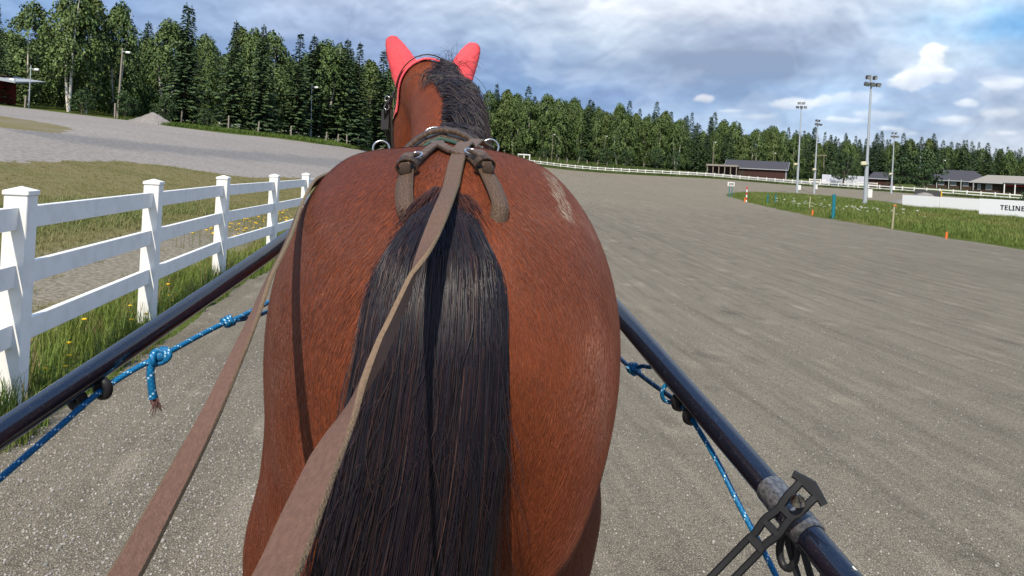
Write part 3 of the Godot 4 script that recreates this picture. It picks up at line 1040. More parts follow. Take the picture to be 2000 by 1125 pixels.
func gable_roof(parent: Node3D, len: float, dep: float, eave: float, rise: float, over: float, hip: float, material: Material) -> void:
	var m := MB.new()
	var a := len * 0.5 + over
	var b := dep * 0.5 + over
	var e := eave - over * rise / (dep * 0.5)
	var r := Vector3(a - hip, eave + rise, 0)
	for s in [-1.0, 1.0]:
		var p := [Vector3(-a, e, b * s), Vector3(a, e, b * s), Vector3(r.x, r.y, 0), Vector3(-r.x, r.y, 0)]
		var nn: Vector3 = Vector3(0, b, rise * s).normalized()
		m.face(p[0], p[1], p[2], p[3], nn)
		for k in p.size(): p[k] = p[k] - Vector3(0, 0.14, 0)
		m.face(p[0], p[1], p[2], p[3], -nn)
		m.face(Vector3(-a, e, b * s), Vector3(a, e, b * s), Vector3(a, e - 0.14, b * s), Vector3(-a, e - 0.14, b * s), Vector3(0, 0, s))
		m.face(Vector3(a * s, e, b), Vector3(a * s - hip * s, r.y, 0), Vector3(a * s - hip * s, r.y - 0.14, 0), Vector3(a * s, e - 0.14, b), Vector3(s, 0, 0))
		m.face(Vector3(a * s, e, -b), Vector3(a * s - hip * s, r.y, 0), Vector3(a * s - hip * s, r.y - 0.14, 0), Vector3(a * s, e - 0.14, -b), Vector3(s, 0, 0))
		if hip > 0.1:
			m.face(Vector3(a * s, e, b), Vector3(a * s, e, -b), Vector3((a - hip) * s, r.y, 0), Vector3((a - hip) * s, r.y, 0), Vector3(rise * s, hip, 0).normalized())
	part("roof", m.mesh(), material, parent)
	for s in [-1.0, 1.0]:
		block("eaves_board", Vector3(0, e - 0.09, (b + 0.03) * s), Vector3(a * 2.0, 0.2, 0.05), M.trim, parent)
		if hip < 0.1:
			for q in [-1.0, 1.0]:
				var t := Vector3((a + 0.03) * s, (e + r.y) * 0.5 - 0.09, b * 0.5 * q)
				block("barge_board", t, Vector3(0.05, 0.2, Vector2(b, r.y - e).length()), M.trim, parent, 0.0, Vector3(atan2(r.y - e, b) * q, 0, 0))

func walls(parent: Node3D, len: float, dep: float, eave: float, rise: float, material: Material) -> void:
	var m := MB.new()
	var a := len * 0.5
	var b := dep * 0.5
	for s in [-1.0, 1.0]:
		m.face(Vector3(-a, -1, b * s), Vector3(a, -1, b * s), Vector3(a, eave, b * s), Vector3(-a, eave, b * s), Vector3(0, 0, s))
		m.face(Vector3(a * s, -1, -b), Vector3(a * s, -1, b), Vector3(a * s, eave, b), Vector3(a * s, eave, -b), Vector3(s, 0, 0))
		if rise > 0.0:
			m.face(Vector3(a * s, eave, -b), Vector3(a * s, eave, b), Vector3(a * s, eave + rise, 0), Vector3(a * s, eave + rise, 0), Vector3(s, 0, 0))
	part("wall", m.mesh(), material, parent)

func window(parent: Node3D, p: Vector3, w: float, h: float) -> void:
	var f := block("window", p, Vector3(w, h, 0.1), M.trim, parent)
	block("pane", Vector3(0, 0, 0.04), Vector3(w - 0.3, h - 0.3, 0.06), M.glass, f)

func build_buildings() -> void:
	# red shed on the rise to the left
	var o := thing("red_shed", "dark red timber shed with grey lean-to roof above the yard", "shed", on(-57.3, 78.5), 0.12)
	block("wall", Vector3(-3.0, 1.3, -2.0), Vector3(14.0, 3.2, 3.6), M.paint_red, o)
	for i in 7:
		var x := 3.6 - i * 1.55
		block("opening", Vector3(x - 0.72, 1.55, -0.17), Vector3(1.2, 1.3, 0.1), M.dark, o)
		block("post", Vector3(x, 1.35, -0.05), Vector3(0.13, 3.1, 0.2), M.trim, o)
		var pl_ := block("panel", Vector3(x - 0.72, 0.45, -0.10), Vector3(1.3, 0.85, 0.12), M.paint_red, o)
		pl_.set_meta("label", "red boarded panel below the opening")
	var rf := block("roof", Vector3(-2.0, 3.25, -1.2), Vector3(17.4, 0.16, 6.4), M.roof_pale, o, 0.0, Vector3(0.10, 0, -0.115))
	rf.material_override = M.galv
	block("eaves_board", Vector3(-2.0, -0.16, 3.18), Vector3(17.4, 0.2, 0.06), M.dark, rf)
	block("lamp", Vector3(8.3, 0.2, 3.0), Vector3(0.5, 0.22, 0.3), M.white, rf, 0.03)
	# long shed beyond the far bend, with an open lean-to
	o = thing("long_shed", "long low brown-red shed with dark pitched roof beyond the far bend", "shed", on(75.8, 238.0), -0.42)
	walls(o, 17.6, 6.0, 3.1, 2.1, M.brown_red)
	gable_roof(o, 17.6, 6.0, 3.1, 2.1, 0.6, 0.0, M.roof)
	for i in 11:
		block("board", Vector3(-7.9 + i * 1.58, 1.2, 3.04), Vector3(1.5, 3.4, 0.06), M.brown_red, o)
	block("corner_board", Vector3(8.8, 1.4, 3.0), Vector3(0.25, 3.4, 0.25), M.trim, o)
	block("door", Vector3(-4.0, 0.9, 3.08), Vector3(1.8, 2.4, 0.1), M.brown, o)
	block("blue_sign", Vector3(8.88, 1.6, 0.6), Vector3(0.08, 1.1, 0.9), mat(Color(0.06, 0.2, 0.45)), o)
	o = thing("open_lean_to", "open timber lean-to with pale flat roof joined to the long shed", "lean-to", on(64.0, 233.5), -0.42)
	block("roof", Vector3(0, 2.9, 0), Vector3(9.2, 0.5, 4.6), M.roof_pale, o)
	block("back_wall", Vector3(0, 1.0, -2.0), Vector3(9.0, 3.6, 0.2), M.brown, o)
	for i in 6:
		block("post", Vector3(-4.3 + i * 1.72, 1.1, 2.0), Vector3(0.22, 3.4, 0.22), M.wood, o)
	# small brick-red hut by the dark trees
	o = thing("brick_hut", "small reddish hut with dark roof at the foot of the third mast", "hut", on(99.0, 206.0), -0.3)
	walls(o, 6.0, 4.0, 2.7, 1.4, M.brown_red)
	gable_roof(o, 6.0, 4.0, 2.7, 1.4, 0.5, 1.6, M.roof)
	block("door", Vector3(1.2, 0.8, 2.05), Vector3(1.0, 2.1, 0.08), M.brown, o)
	# dark hipped building
	o = thing("dark_building", "long dark brown building with hipped roof and pale windows", "building", on(132.0, 229.0), -0.5)
	walls(o, 16.5, 8.0, 3.0, 0.0, M.brown)
	gable_roof(o, 16.5, 8.0, 3.0, 2.6, 0.9, 4.2, M.roof)
	for i in 5:
		window(o, Vector3(-6.6 + i * 3.1, 1.6, 4.06), 1.5, 1.4)
	for i in 5:
		block("post", Vector3(-7.8 + i * 3.1, 1.0, 4.8), Vector3(0.2, 3.6, 0.2), M.trim, o)
	window(o, Vector3(5.2, 1.5, 4.06), 1.1, 1.3)
	# grandstand-side building with the red fascia
	o = thing("stable_building", "low building with pale roof, red fascia and white posts", "building", on(138.5, 208.0), -0.62)
	walls(o, 22.0, 9.0, 3.1, 0.0, M.brown)
	gable_roof(o, 22.0, 9.0, 3.3, 1.7, 1.3, 4.0, M.roof_pale)
	block("fascia", Vector3(3.2, 2.45, 5.3), Vector3(14.0, 0.9, 0.12), M.paint_red, o)
	block("porch_roof", Vector3(3.2, 3.02, 5.1), Vector3(15.0, 0.14, 2.4), M.trim, o)
	for i in 7:
		block("post", Vector3(-4.0 + i * 2.4, 1.0, 5.9), Vector3(0.24, 3.9, 0.24), M.white, o)
	window(o, Vector3(-7.6, 1.6, 4.56), 1.5, 1.6)
	window(o, Vector3(-9.9, 1.6, 4.56), 0.8, 1.6)
	o = thing("board_wall", "pale bluish board wall behind the dark broad tree", "wall", on(91.5, 212.0), -0.2)
	for i in 8:
		block("panel", Vector3(-4.9 + i * 1.4, 1.0, 0.012 * (i % 2)), Vector3(1.38, 3.2, 0.1), mat(Color(0.52, 0.55, 0.64), 0.7), o)

# ---------------------------------------------------------------- things along the track
func mast(called: String, label: String, at: Vector3, h: float, turn: float) -> void:
	var o := thing(called, label, "floodlight mast", at, turn, "floodlight masts in the infield")
	var m := MB.new()
	m.tube(PackedVector3Array([Vector3(0, -0.1, 0), Vector3(0, h * 0.36, 0), Vector3(0, h * 0.362, 0), Vector3(0, h, 0)]), PackedFloat32Array([0.19, 0.165, 0.13, 0.075]), 12)
	part("pole", m.mesh(), M.galv, o)
	block("crossarm", Vector3(0, h - 0.1, 0), Vector3(1.5, 0.09, 0.09), M.galv, o)
	block("crossarm", Vector3(0, h + 0.5, -0.15), Vector3(1.1, 0.09, 0.09), M.galv, o)
	block("bracket", Vector3(0, h + 0.2, -0.06), Vector3(0.12, 0.9, 0.12), M.galv, o)
	for k in 5:
		var p := Vector3(-0.6 + 0.6 * k, h - 0.25, 0.22) if k < 3 else Vector3(-0.35 + 0.7 * (k - 3), h + 0.42, 0.02)
		var f := block("floodlight", p, Vector3(0.46, 0.36, 0.22), M.dark, o, 0.03, Vector3(0.75 - 0.12 * k, 0.5 * (k - 2) * 0.5, 0.12 * (k - 2)))
		block("lens", Vector3(0, 0, 0.105), Vector3(0.4, 0.3, 0.03), mat(Color(0.45, 0.47, 0.46), 0.25), f)
	var s := block("speaker", Vector3(-0.42, h * 0.34, 0.1), Vector3(0.5, 0.36, 0.42), M.cream, o, 0.06, Vector3(0, -0.5, 0.05))
	block("speaker_arm", Vector3(0.3, 0, 0), Vector3(0.3, 0.06, 0.06), M.galv, s)
	block("control_box", Vector3(0.36, 1.15, 0.1), Vector3(0.42, 0.78, 0.25), M.white, o, 0.02)

func lamp_pole(label: String, at: Vector3, h: float, material: Material, lean := 0.0, r := 0.09) -> void:
	var o := thing("lamp_pole", label, "lamp pole", at, 0.3)
	o.rotation.z = lean
	var m := MB.new()
	m.tube(PackedVector3Array([Vector3(0, -0.3, 0), Vector3(0, h, 0)]), PackedFloat32Array([r, r * 0.62]), 8)
	part("pole", m.mesh(), material, o)
	block("arm", Vector3(0.25, h - 0.35, 0.05), Vector3(0.6, 0.06, 0.06), M.galv, o)
	var hd := block("lamp_head", Vector3(0.55, h - 0.4, 0.08), Vector3(0.46, 0.2, 0.3), M.white, o, 0.05, Vector3(0.3, 0, 0))
	block("lens", Vector3(0, -0.085, 0), Vector3(0.36, 0.05, 0.22), M.glass, hd)

func fence_run(o: Node3D, pts: PackedVector3Array, h: float, rails: Array, rail_h: float, pw: float, caps: bool) -> void:
	var pm := bx(Vector3(pw, h + 0.3, pw), 0.004)
	var cm := MB.new()
	if caps:
		cm.box(Vector3(0, 0.014, 0), Vector3(pw + 0.016, 0.028, pw + 0.016), Basis.IDENTITY, 0.004)
		var a := pw * 0.5 + 0.008
		for k in 4:
			var q := Basis(Vector3.UP, k * PI * 0.5)
			cm.face(q * Vector3(-a, 0.026, a), q * Vector3(a, 0.026, a), Vector3(0, 0.052, 0), Vector3(0, 0.052, 0), q * Vector3(0, 0.95, 0.3).normalized())
	var capm := cm.mesh() if caps else null
	var rm := bx(Vector3(1, rail_h, 0.042), 0.003)
	for i in pts.size():
		var d: Vector3 = pts[mini(i + 1, pts.size() - 1)] - pts[maxi(i - 1, 0)]
		var yaw := atan2(-d.z, d.x)
		var p := part("post", pm, M.white, o)
		p.position = pts[i] - o.position + Vector3(0, (h - 0.3) * 0.5, 0)
		p.rotation.y = yaw
		if caps:
			var c := part("cap", capm, M.white, p)
			c.position.y = (h + 0.3) * 0.5
		if i + 1 < pts.size():
			var e := pts[i + 1] - pts[i]
			for r in rails:
				var b := part("rail", rm, M.white, o)
				b.position = (pts[i] + pts[i + 1]) * 0.5 - o.position + Vector3(0, r, 0)
				b.rotation = Vector3(0, atan2(-e.z, e.x), asin(e.y / e.length()))
				b.scale.x = e.length() - pw * 0.3

func build_trackside() -> void:
	mast("floodlight_mast", "tallest grey floodlight mast, beside the white advertising boards", on(32.6, 70.7), 11.4, 0.2)
	mast("floodlight_mast", "grey floodlight mast standing near the tip of the infield, left of the thinner one", on(46.0, 123.7), 14.3, -0.3)
	mast("floodlight_mast", "thinner floodlight mast just right of the one near the infield tip", on(52.4, 132.9), 12.2, 0.5)
	mast("floodlight_mast", "floodlight mast in front of the dark round tree, behind the gravel mound", on(74.2, 150.0), 11.4, 0.1)
	mast("floodlight_mast", "farthest floodlight mast rising behind the largest dark broad tree", on(123.0, 232.0), 12.4, 0.7)
	lamp_pole("weathered wooden lamp pole beside the grey gravel heap", on(-41.6, 80.5), 7.4, M.wood, -0.02, 0.12)
	lamp_pole("thin grey lamp pole in front of the pale birch of the yard row", on(-25.6, 97.0), 7.0, M.galv, 0.03, 0.06)
	lamp_pole("bare grey pole at the corner of the red shed", on(-50.3, 79.5), 4.4, M.galv, 0.0, 0.07)
	lamp_pole("lamp pole at the edge of the wood above the far white fence", on(12.5, 246.0), 9.2, M.wood)
	lamp_pole("slim lamp pole half hidden in the wood right of the dark birches", on(30.0, 252.0), 9.5, M.wood)
	lamp_pole("lamp pole rising from the open lean-to", on(62.0, 238.0), 10.2, M.wood)
	lamp_pole("lamp pole standing behind the long shed", on(85.5, 252.0), 8.5, M.wood)
	lamp_pole("slender pole behind the dark hipped building", on(139.0, 248.0), 9.0, M.wood)
	# power line frame in front of the wood
	var o := thing("power_line_frame", "wooden H-shaped power line frame in front of the wood", "power pole", on(103.0, 258.0), -0.3)
	for s in [-1.0, 1.0]:
		var m := MB.new()
		m.tube(PackedVector3Array([Vector3(1.6 * s, -0.3, 0), Vector3(1.3 * s, 8.6, 0)]), PackedFloat32Array([0.13, 0.09]), 7)
		part("pole", m.mesh(), M.wood, o)
	block("crossbeam", Vector3(0, 8.4, 0), Vector3(4.6, 0.16, 0.16), M.wood, o)
	# heaps
	for t in [[-36.9, 78.6, 1.95, 1.2, "grey gravel heap beside the wooden lamp pole"], [43.0, 80.0, 3.6, 1.6, "grey gravel mound behind the blank white board"]]:
		var m := MB.new()
		var base := 0
		for i in 19:
			for k in 33:
				var r: float = i / 18.0
				var a := TAU * k / 32.0
				var rr: float = t[2] * r * (1.0 + 0.14 * sin(a * 2.0 + t[0]) + 0.05 * sin(a * 7.0))
				var y: float = t[3] * pow(1.0 - r, 1.15) * (1.0 + 0.18 * nz.get_noise_2d(cos(a) * r * 4.0 + t[0], sin(a) * r * 4.0)) + 0.07 * nz.get_noise_2d(cos(a) * r * 20.0, sin(a) * r * 20.0) * (1.0 - r)
				m.vert(Vector3(cos(a) * rr * 1.25, y + (ground(t[0] + cos(a) * rr * 1.25, t[1] - sin(a) * rr) - ground(t[0], t[1])) - 0.03, sin(a) * rr), Vector3(cos(a) * 0.5, 0.85, sin(a) * 0.5).normalized(), Color(1, 1, 1) * (0.92 + 0.1 * nz.get_noise_2d(a * 3.0, r * 9.0)), Vector2(rr * cos(a), rr * sin(a)))
		for i in 18:
			for k in 32:
				m.quad(base + i * 33 + k, base + i * 33 + k + 1, base + i * 33 + k + 34, base + i * 33 + k + 33)
		var hp := part("gravel_heap", m.mesh(), M.lot, self)
		hp.position = on(t[0], t[1])
		tag(hp, t[4], "gravel heap")
	# advertising boards
	var runs := [[Vector2(36.7, 72), Vector2(38.3, 68.7), -0.05, 1.14], [Vector2(38.33, 68.65), Vector2(39.95, 65.4), -0.05, 1.14], [Vector2(33.55, 55.0), Vector2(39.3, 46.0), 0.04, 1.16]]
	var labels := ["blank white advertising board nearest the gravel mound", "blank white advertising board between the mound's board and the lettered board", "white advertising board with the black letters TELINE"]
	for i in 3:
		var a: Vector2 = runs[i][0]
		var b: Vector2 = runs[i][1]
		var mid := (a + b) * 0.5
		var d := Vector3(b.x - a.x, 0, -(b.y - a.y))
		var h: float = runs[i][3]
		o = thing("advertising_board", labels[i], "advertising board", on(mid.x, mid.y, runs[i][2]), atan2(-d.z, d.x), "" if i == 2 else "blank white boards")
		block("panel", Vector3(0, h * 0.5 + 0.1, 0), Vector3(d.length(), h, 0.05), mat(Color(0.84, 0.86, 0.88) if i == 2 else Color(0.90, 0.90, 0.91), 0.55), o, 0.006)
		for k in 5:
			block("leg", Vector3((k - 2) * d.length() * 0.22, 0.3, -0.08), Vector3(0.07, 1.0, 0.07), M.wood, o)
		if i == 2:
			var tm := TextMesh.new()
			var sf := SystemFont.new()
			sf.font_names = PackedStringArray(["Droid Sans"])
			sf.font_weight = 700
			tm.font = sf
			tm.text = "TELINE"
			tm.font_size = 64
			tm.pixel_size = 0.0073
			tm.depth = 0.01
			var q := part("lettering", tm, mat(Color(0.02, 0.025, 0.03), 0.6), o)
			q.position = Vector3(-d.length() * 0.5 + 2.2, h * 0.5 + 0.14, 0.034)
	o = thing("dark_board", "black board with yellow strip standing behind the white boards", "board", on(46.6, 86.0), -0.45)
	block("panel", Vector3(0, 1.35, 0), Vector3(2.6, 0.8, 0.1), M.dark, o)
	block("strip", Vector3(-0.3, 1.06, 0.06), Vector3(1.6, 0.2, 0.03), M.yellow, o)
	for s in [-1.0, 1.0]:
		block("leg", Vector3(1.1 * s, 0.45, 0), Vector3(0.1, 1.1, 0.1), M.dark, o)
	block("end_post", Vector3(1.36, 1.35, 0.0), Vector3(0.12, 0.9, 0.14), M.yellow, o)
	var proto: Node3D = dup(get_node("broadleaf_tree"), "leafy_bush", on(45.6, 66.5), 1.0, "olive leafy bush cut by the edge of the view above the lettered board")
	proto.scale = Vector3(0.5, 0.47, 0.5)
	proto.set_meta("category", "bush")
	# distance sign
	o = thing("distance_sign", "white distance sign reading 200 on two legs at the infield tip", "sign", on(22.3, 78.0), 0.05)
	block("plate", Vector3(0, 1.32, 0), Vector3(0.72, 0.42, 0.03), M.white, o, 0.01)
	for s in [-1.0, 1.0]:
		block("leg", Vector3(0.14 * s, 0.55, -0.03), Vector3(0.06, 1.2, 0.06), M.teal, o)
	var nm := TextMesh.new()
	var nf := SystemFont.new()
	nf.font_names = PackedStringArray(["Droid Sans"])
	nf.font_weight = 700
	nm.font = nf; nm.text = "200"; nm.font_size = 64; nm.pixel_size = 0.0056; nm.depth = 0.01
	part("lettering", nm, mat(Color(0.02, 0.02, 0.03), 0.6), o).position = Vector3(0, 1.32, 0.021)
	# striped pole
	o = thing("striped_pole", "red and white striped pole at the infield edge by the distance sign", "marker pole", on(18.9, 61.6))
	for k in 6:
		var m := MB.new()
		m.tube(PackedVector3Array([Vector3(0, k * 0.21 - 0.05, 0), Vector3(0, k * 0.21 + 0.16, 0)]), PackedFloat32Array([0.055]), 10)
		part("band", m.mesh(), M.white if k % 2 == 0 else M.red, o)
	# orange stubs
	var ol := ["orange marker stub nearest the lower edge of the infield grass, below the lettered board", "orange marker stub under the wooden stake in the middle of the infield edge", "orange marker stub at the foot of the striped pole"]
	var op := [Vector2(14.8, 26.0), Vector2(15.9, 40.4), Vector2(18.4, 60.4)]
	for k in 3:
		var m := MB.new()
		m.tube(PackedVector3Array([Vector3(0, -0.05, 0), Vector3(0.01, 0.24, 0), Vector3(0.012, 0.30, 0)]), PackedFloat32Array([0.05, 0.045, 0.03]), 10)
		var q := part("orange_marker", m.mesh(), M.orange, self)
		q.position = on(op[k].x, op[k].y)
		q.scale = Vector3.ONE * (0.8 + 0.22 * k)
		tag(q, ol[k], "marker", "orange markers along the infield edge")
	for t in [[15.9, 37.8, 1.2, 0.085, "thick teal post standing alone at the infield edge"], [19.2, 57.4, 0.8, 0.045, "slim teal post, left one of the close pair"], [19.65, 57.0, 0.8, 0.045, "slim teal post, right one of the close pair"]]:
		var m := MB.new()
		m.tube(PackedVector3Array([Vector3(0, -0.1, 0), Vector3(0, t[2], 0)]), PackedFloat32Array([t[3]]), 10)
		var q := part("teal_post", m.mesh(), M.teal, self)
		q.position = on(t[0], t[1])
		tag(q, t[4], "post", "teal posts along the infield edge")
	for t in [[15.3, 30.7, 0.98, true, "wooden stake with orange tape on top at the infield edge"], [18.2, 46.8, 0.9, false, "short wooden stake above the middle orange stub"]]:
		o = thing("wooden_stake", t[4], "stake", on(t[0], t[1]), 0.4)
		o.rotation.z = -0.06
		block("shaft", Vector3(0, t[2] * 0.5 - 0.05, 0), Vector3(0.05, t[2] + 0.1, 0.05), mat(Color(0.40, 0.36, 0.24), 0.8), o, 0.006)
		if t[3]:
			block("tape", Vector3(0.02, t[2] - 0.04, 0.01), Vector3(0.12, 0.05, 0.07), M.orange, o, 0.01)
	# stakes along the trees
	rng.seed = 9
	var sx := [-36.4, -31.6, -28.6, -25.8, -23.4, -22.6, -21.9, -21.0, -49.6, -41.0]
	var sz := [84.0, 85.0, 86.0, 89.0, 96.0, 99.0, 101.0, 104.0, 77.8, 78.8]
	for i in 10:
		var h := rng.randf_range(1.1, 1.9)
		var q := block("fence_stake", on(sx[i], sz[i], h * 0.5 - 0.1), Vector3(0.14, h, 0.14), M.wood, self, 0.02, Vector3(0, 0, rng.randf_range(-0.06, 0.06)))
		taken["fence_stake"] = i
		q.name = "fence_stake_%03d" % i
		tag(q, (["first", "second", "third", "fourth", "fifth", "sixth", "seventh", "eighth"][i] + " grey stake right of the gravel heap, before the yard trees") if i < 8 else ["pale stake right of the red shed", "pale stake left of the forked white birch trunk"][i - 8], "stake", "stakes before the yard trees")
	for i in 8:
		var h := rng.randf_range(1.6, 2.6)
		var q := block("wood_stake", on(7.5 + i * 3.1 + rng.randf(), 243.0 - i * 0.6, h * 0.5 - 0.1), Vector3(0.2, h, 0.2), M.wood, self, 0.02, Vector3(0, 0, rng.randf_range(-0.25, 0.2)))
		q.name = "wood_stake_%03d" % i
		tag(q, ["first", "second", "third", "fourth", "fifth", "sixth", "seventh", "eighth"][i] + " leaning grey stake right of the white start frame", "stake", "stakes at the foot of the wood")
	# fence round the far bend
	var pts := PackedVector3Array()
	var gap := 0.0
	for i in far_fence.size() - 1:
		var l := far_fence[i].distance_to(far_fence[i + 1])
		while gap < l:
			var p := far_fence[i].lerp(far_fence[i + 1], gap / l)
			pts.append(on(p.x, p.y))
			gap += 2.45
		gap -= l
	o = thing("far_fence", "long white rail fence curving round the outside of the far bend", "fence", pts[0])
	fence_run(o, pts, 1.3, [1.05, 0.5], 0.2, 0.2, false)
	o = thing("rail_fence", "short white rail fence between the long shed and the pale board wall", "fence", on(81.0, 209.0))
	var p2 := PackedVector3Array()
	for i in 7:
		p2.append(on(81.0 + i * 2.6, 209.0 - i * 1.0, 0.1))
	fence_run(o, p2, 1.25, [1.0, 0.5], 0.2, 0.16, false)
	o = thing("start_frame", "white open frame with two square openings at the head of the far fence", "frame", on(3.3, 231.0), 0.35)
	for k in 3:
		block("upright", Vector3(-1.75 + k * 1.75, 1.6, 0.2 * k), Vector3(0.3, 3.3, 0.2), M.white, o)
	for k in 2:
		block("bar", Vector3(0, 1.2 + k * 1.85, 0.25), Vector3(3.9, 0.34, 0.2), M.white, o)

func build_near_fence() -> void:
	var pts := PackedVector3Array()
	for z in [-0.4, 2.05, 4.51, 6.88, 9.4, 11.85, 14.3, 16.75, 19.2, 21.65, 24.1, 26.55]:
		pts.append(on(fence_x(z) if z > 0.0 else -2.22, z))
	var o := thing("white_fence", "white three-rail plastic fence with capped posts along the track edge", "fence", pts[2])
	fence_run(o, pts, 1.235, [1.10, 0.765, 0.42], 0.132, 0.13, true)

# ---------------------------------------------------------------- grass, weeds, stones
func clump(blades: int, spread: float, bend: float, wd: float) -> ArrayMesh:
	var m := MB.new()
	for i in blades:
		var a := rng.randf() * TAU
		var o := Vector3(cos(a), 0, sin(a))
		var p := jit(1.0) * spread * Vector3(1, 0, 1)
		var h := rng.randf_range(0.55, 1.0)
		var bd := rng.randf_range(0.1, 1.0) * bend
		var pp := PackedVector3Array()
		for k in 4:
			var f := k / 3.0
			pp.append(p + Vector3(0, h * f * (1.0 - 0.25 * bd * f), 0) + o * bd * f * f * h)
		var t := rng.randf_range(0.75, 1.2)
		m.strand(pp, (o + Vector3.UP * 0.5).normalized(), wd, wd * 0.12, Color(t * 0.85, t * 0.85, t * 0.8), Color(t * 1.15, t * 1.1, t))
	return m.mesh()

func build_grass() -> void:
	rng.seed = 300
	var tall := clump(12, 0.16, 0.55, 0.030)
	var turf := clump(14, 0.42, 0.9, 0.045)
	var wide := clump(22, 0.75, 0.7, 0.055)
	var xf := []
	var cl := []
	for i in 3400:
		var z := 2.0 + 26.0 * pow(rng.randf(), 1.5)
		var u := rng.randf_range(-0.5, 0.52)
		var n := nz.get_noise_2d(u * 1.4 + 9, z * 0.7)
		if n < -0.12 and rng.randf() < 0.75 or u > 0.34 + 0.2 * n: continue
		var x := fence_x(z) + u
		var h := (0.15 + 0.17 * rng.randf() + 0.12 * maxf(0.0, n)) * (1.0 - 0.45 * ss(0.15, 0.5, u))
		xf.append(Transform3D(Basis(Vector3.UP, rng.randf() * TAU).scaled(Vector3(h * 1.1, h, h * 1.1)), on(x, z)))
		var c := Color(0.105, 0.185, 0.03).lerp(Color(0.20, 0.245, 0.055), rng.randf())
		if rng.randf() < 0.08: c = Color(0.26, 0.20, 0.10)
		cl.append(c)
	stuff("verge_grass", "lush green grass growing along the foot of the white fence", "grass", tall, M.grass, xf, cl)
	xf = []; cl = []
	for i in 26000:
		var z := 3.0 + 40.0 * pow(rng.randf(), 1.35)
		var w := 0.4 + 17.0 * pow(rng.randf(), 1.2)
		var x := fence_x(z) - w
		var zz := zone(x, z)
		if zz.y > 0.05: continue
		var n := nz.get_noise_2d(x * 0.25, z * 0.25)
		var gv := (1.0 - ss(0.5, 1.5, absf(w - 1.9) + n * 0.9)) * (1.0 - ss(12, 22, z))
		if rng.randf() < gv * 0.97: continue
		var st := (1.0 - ss(1.0, 2.4, absf(w - 5.2) + n * 1.5)) * (1.0 - ss(18, 26, z))
		var h := rng.randf_range(0.045, 0.10) * (1.0 + st)
		var c := Color(0.32, 0.275, 0.145).lerp(Color(0.20, 0.205, 0.07), rng.randf()).lerp(Color(0.125, 0.185, 0.04), clampf(st * 0.9 + maxf(0.0, n) * 0.5, 0, 1) * rng.randf())
		xf.append(Transform3D(Basis(Vector3.UP, rng.randf() * TAU).scaled(Vector3(h * 1.8, h, h * 1.8)), on(x, z)))
		cl.append(c)
	stuff("meadow_grass", "short dry olive grass on the bank behind the white fence", "grass", turf, M.grass, xf, cl)
	xf = []; cl = []
	for i in 30000:
		var z := 20.0 + 106.0 * pow(rng.randf(), 1.5)
		var x := rng.randf_range(14.8, 50.0)
		if x > z * 0.72 + 3.0: continue
		var dd := poly_dist(infield, Vector2(x, z))
		if dd < 0.1 + 0.4 * rng.randf(): continue
		var n := nz.get_noise_2d(x * 0.25, z * 0.25)
		var n2 := nz.get_noise_2d(x * 0.8, z * 0.8)
		var h := (rng.randf_range(0.14, 0.34) + 0.22 * maxf(0.0, n2)) * (0.55 + 0.45 * ss(0.2, 1.6, dd)) * (1.0 + z * 0.003)
		var c := Color(0.10, 0.165, 0.026).lerp(Color(0.17, 0.22, 0.05), rng.randf())
		c = c.lerp(Color(0.30, 0.235, 0.10), clampf(n * 1.6 + (0.32 if z < 50 and x > 20 else -0.1), 0.0, 0.85) * rng.randf())
		xf.append(Transform3D(Basis(Vector3.UP, rng.randf() * TAU).scaled(Vector3(h * 1.2, h, h * 1.2)), on(x, z)))
		cl.append(c)
	stuff("infield_grass", "uneven green and straw grass covering the infield", "grass", wide, M.grass, xf, cl)
	xf = []; cl = []
	for i in 5200:
		var f := rng.randf()
		var x := lerpf(-40.0, -19.0, f) + rng.randf_range(-1, 1)
		var z := lerpf(80.0, 108.0, f * f) + rng.randf_range(-6.0, 8.0)
		if zone(x, z).y > -0.1: continue
		var h := rng.randf_range(0.25, 0.5)
		xf.append(Transform3D(Basis(Vector3.UP, rng.randf() * TAU).scaled(Vector3(h * 1.8, h, h * 1.8)), on(x, z)))
		cl.append(Color(0.085, 0.14, 0.025).lerp(Color(0.13, 0.20, 0.035), rng.randf()))
	for i in 9000:
		var x := rng.randf_range(-6.0, 120.0)
		var k := 0
		while k < far_fence.size() - 2 and far_fence[k + 1].x < x: k += 1
		var zl := lerpf(far_fence[k].y, far_fence[k + 1].y, clampf((x - far_fence[k].x) / (far_fence[k + 1].x - far_fence[k].x), 0, 1))
		var z := zl + rng.randf_range(-4.8, 30.0) * (1.0 if x < 48 else 0.5)
		if zone(x, z).y > 0.0: continue
		var h := rng.randf_range(0.35, 0.8)
		xf.append(Transform3D(Basis(Vector3.UP, rng.randf() * TAU).scaled(Vector3(h * 2.0, h, h * 2.0)), on(x, z)))
		cl.append(Color(0.07, 0.115, 0.025).lerp(Color(0.125, 0.165, 0.045), rng.randf()))
	stuff("far_grass", "green grass of the far bank and the strip before the yard trees", "grass", wide, M.grass, xf, cl)
	# umbels in the infield and by the trees
	var u := MB.new()
	u.strand(PackedVector3Array([Vector3.ZERO, Vector3(0.02, 0.4, 0), Vector3(0.0, 0.78, 0.02)]), Vector3(0, 0, 1), 0.012, 0.008, Color(0.10, 0.14, 0.04), Color(0.10, 0.14, 0.04))
	for k in 26:
		var a := rng.randf() * TAU
		var r := 0.13 * sqrt(rng.randf())
		u.kite(Vector3(cos(a) * r, 0.8 + rng.randf_range(-0.03, 0.03), sin(a) * r), jit(1.0).normalized() * 0.05, jit(1.0).normalized() * 0.02, Vector3.UP, Color(0.66, 0.67, 0.58))
	xf = []
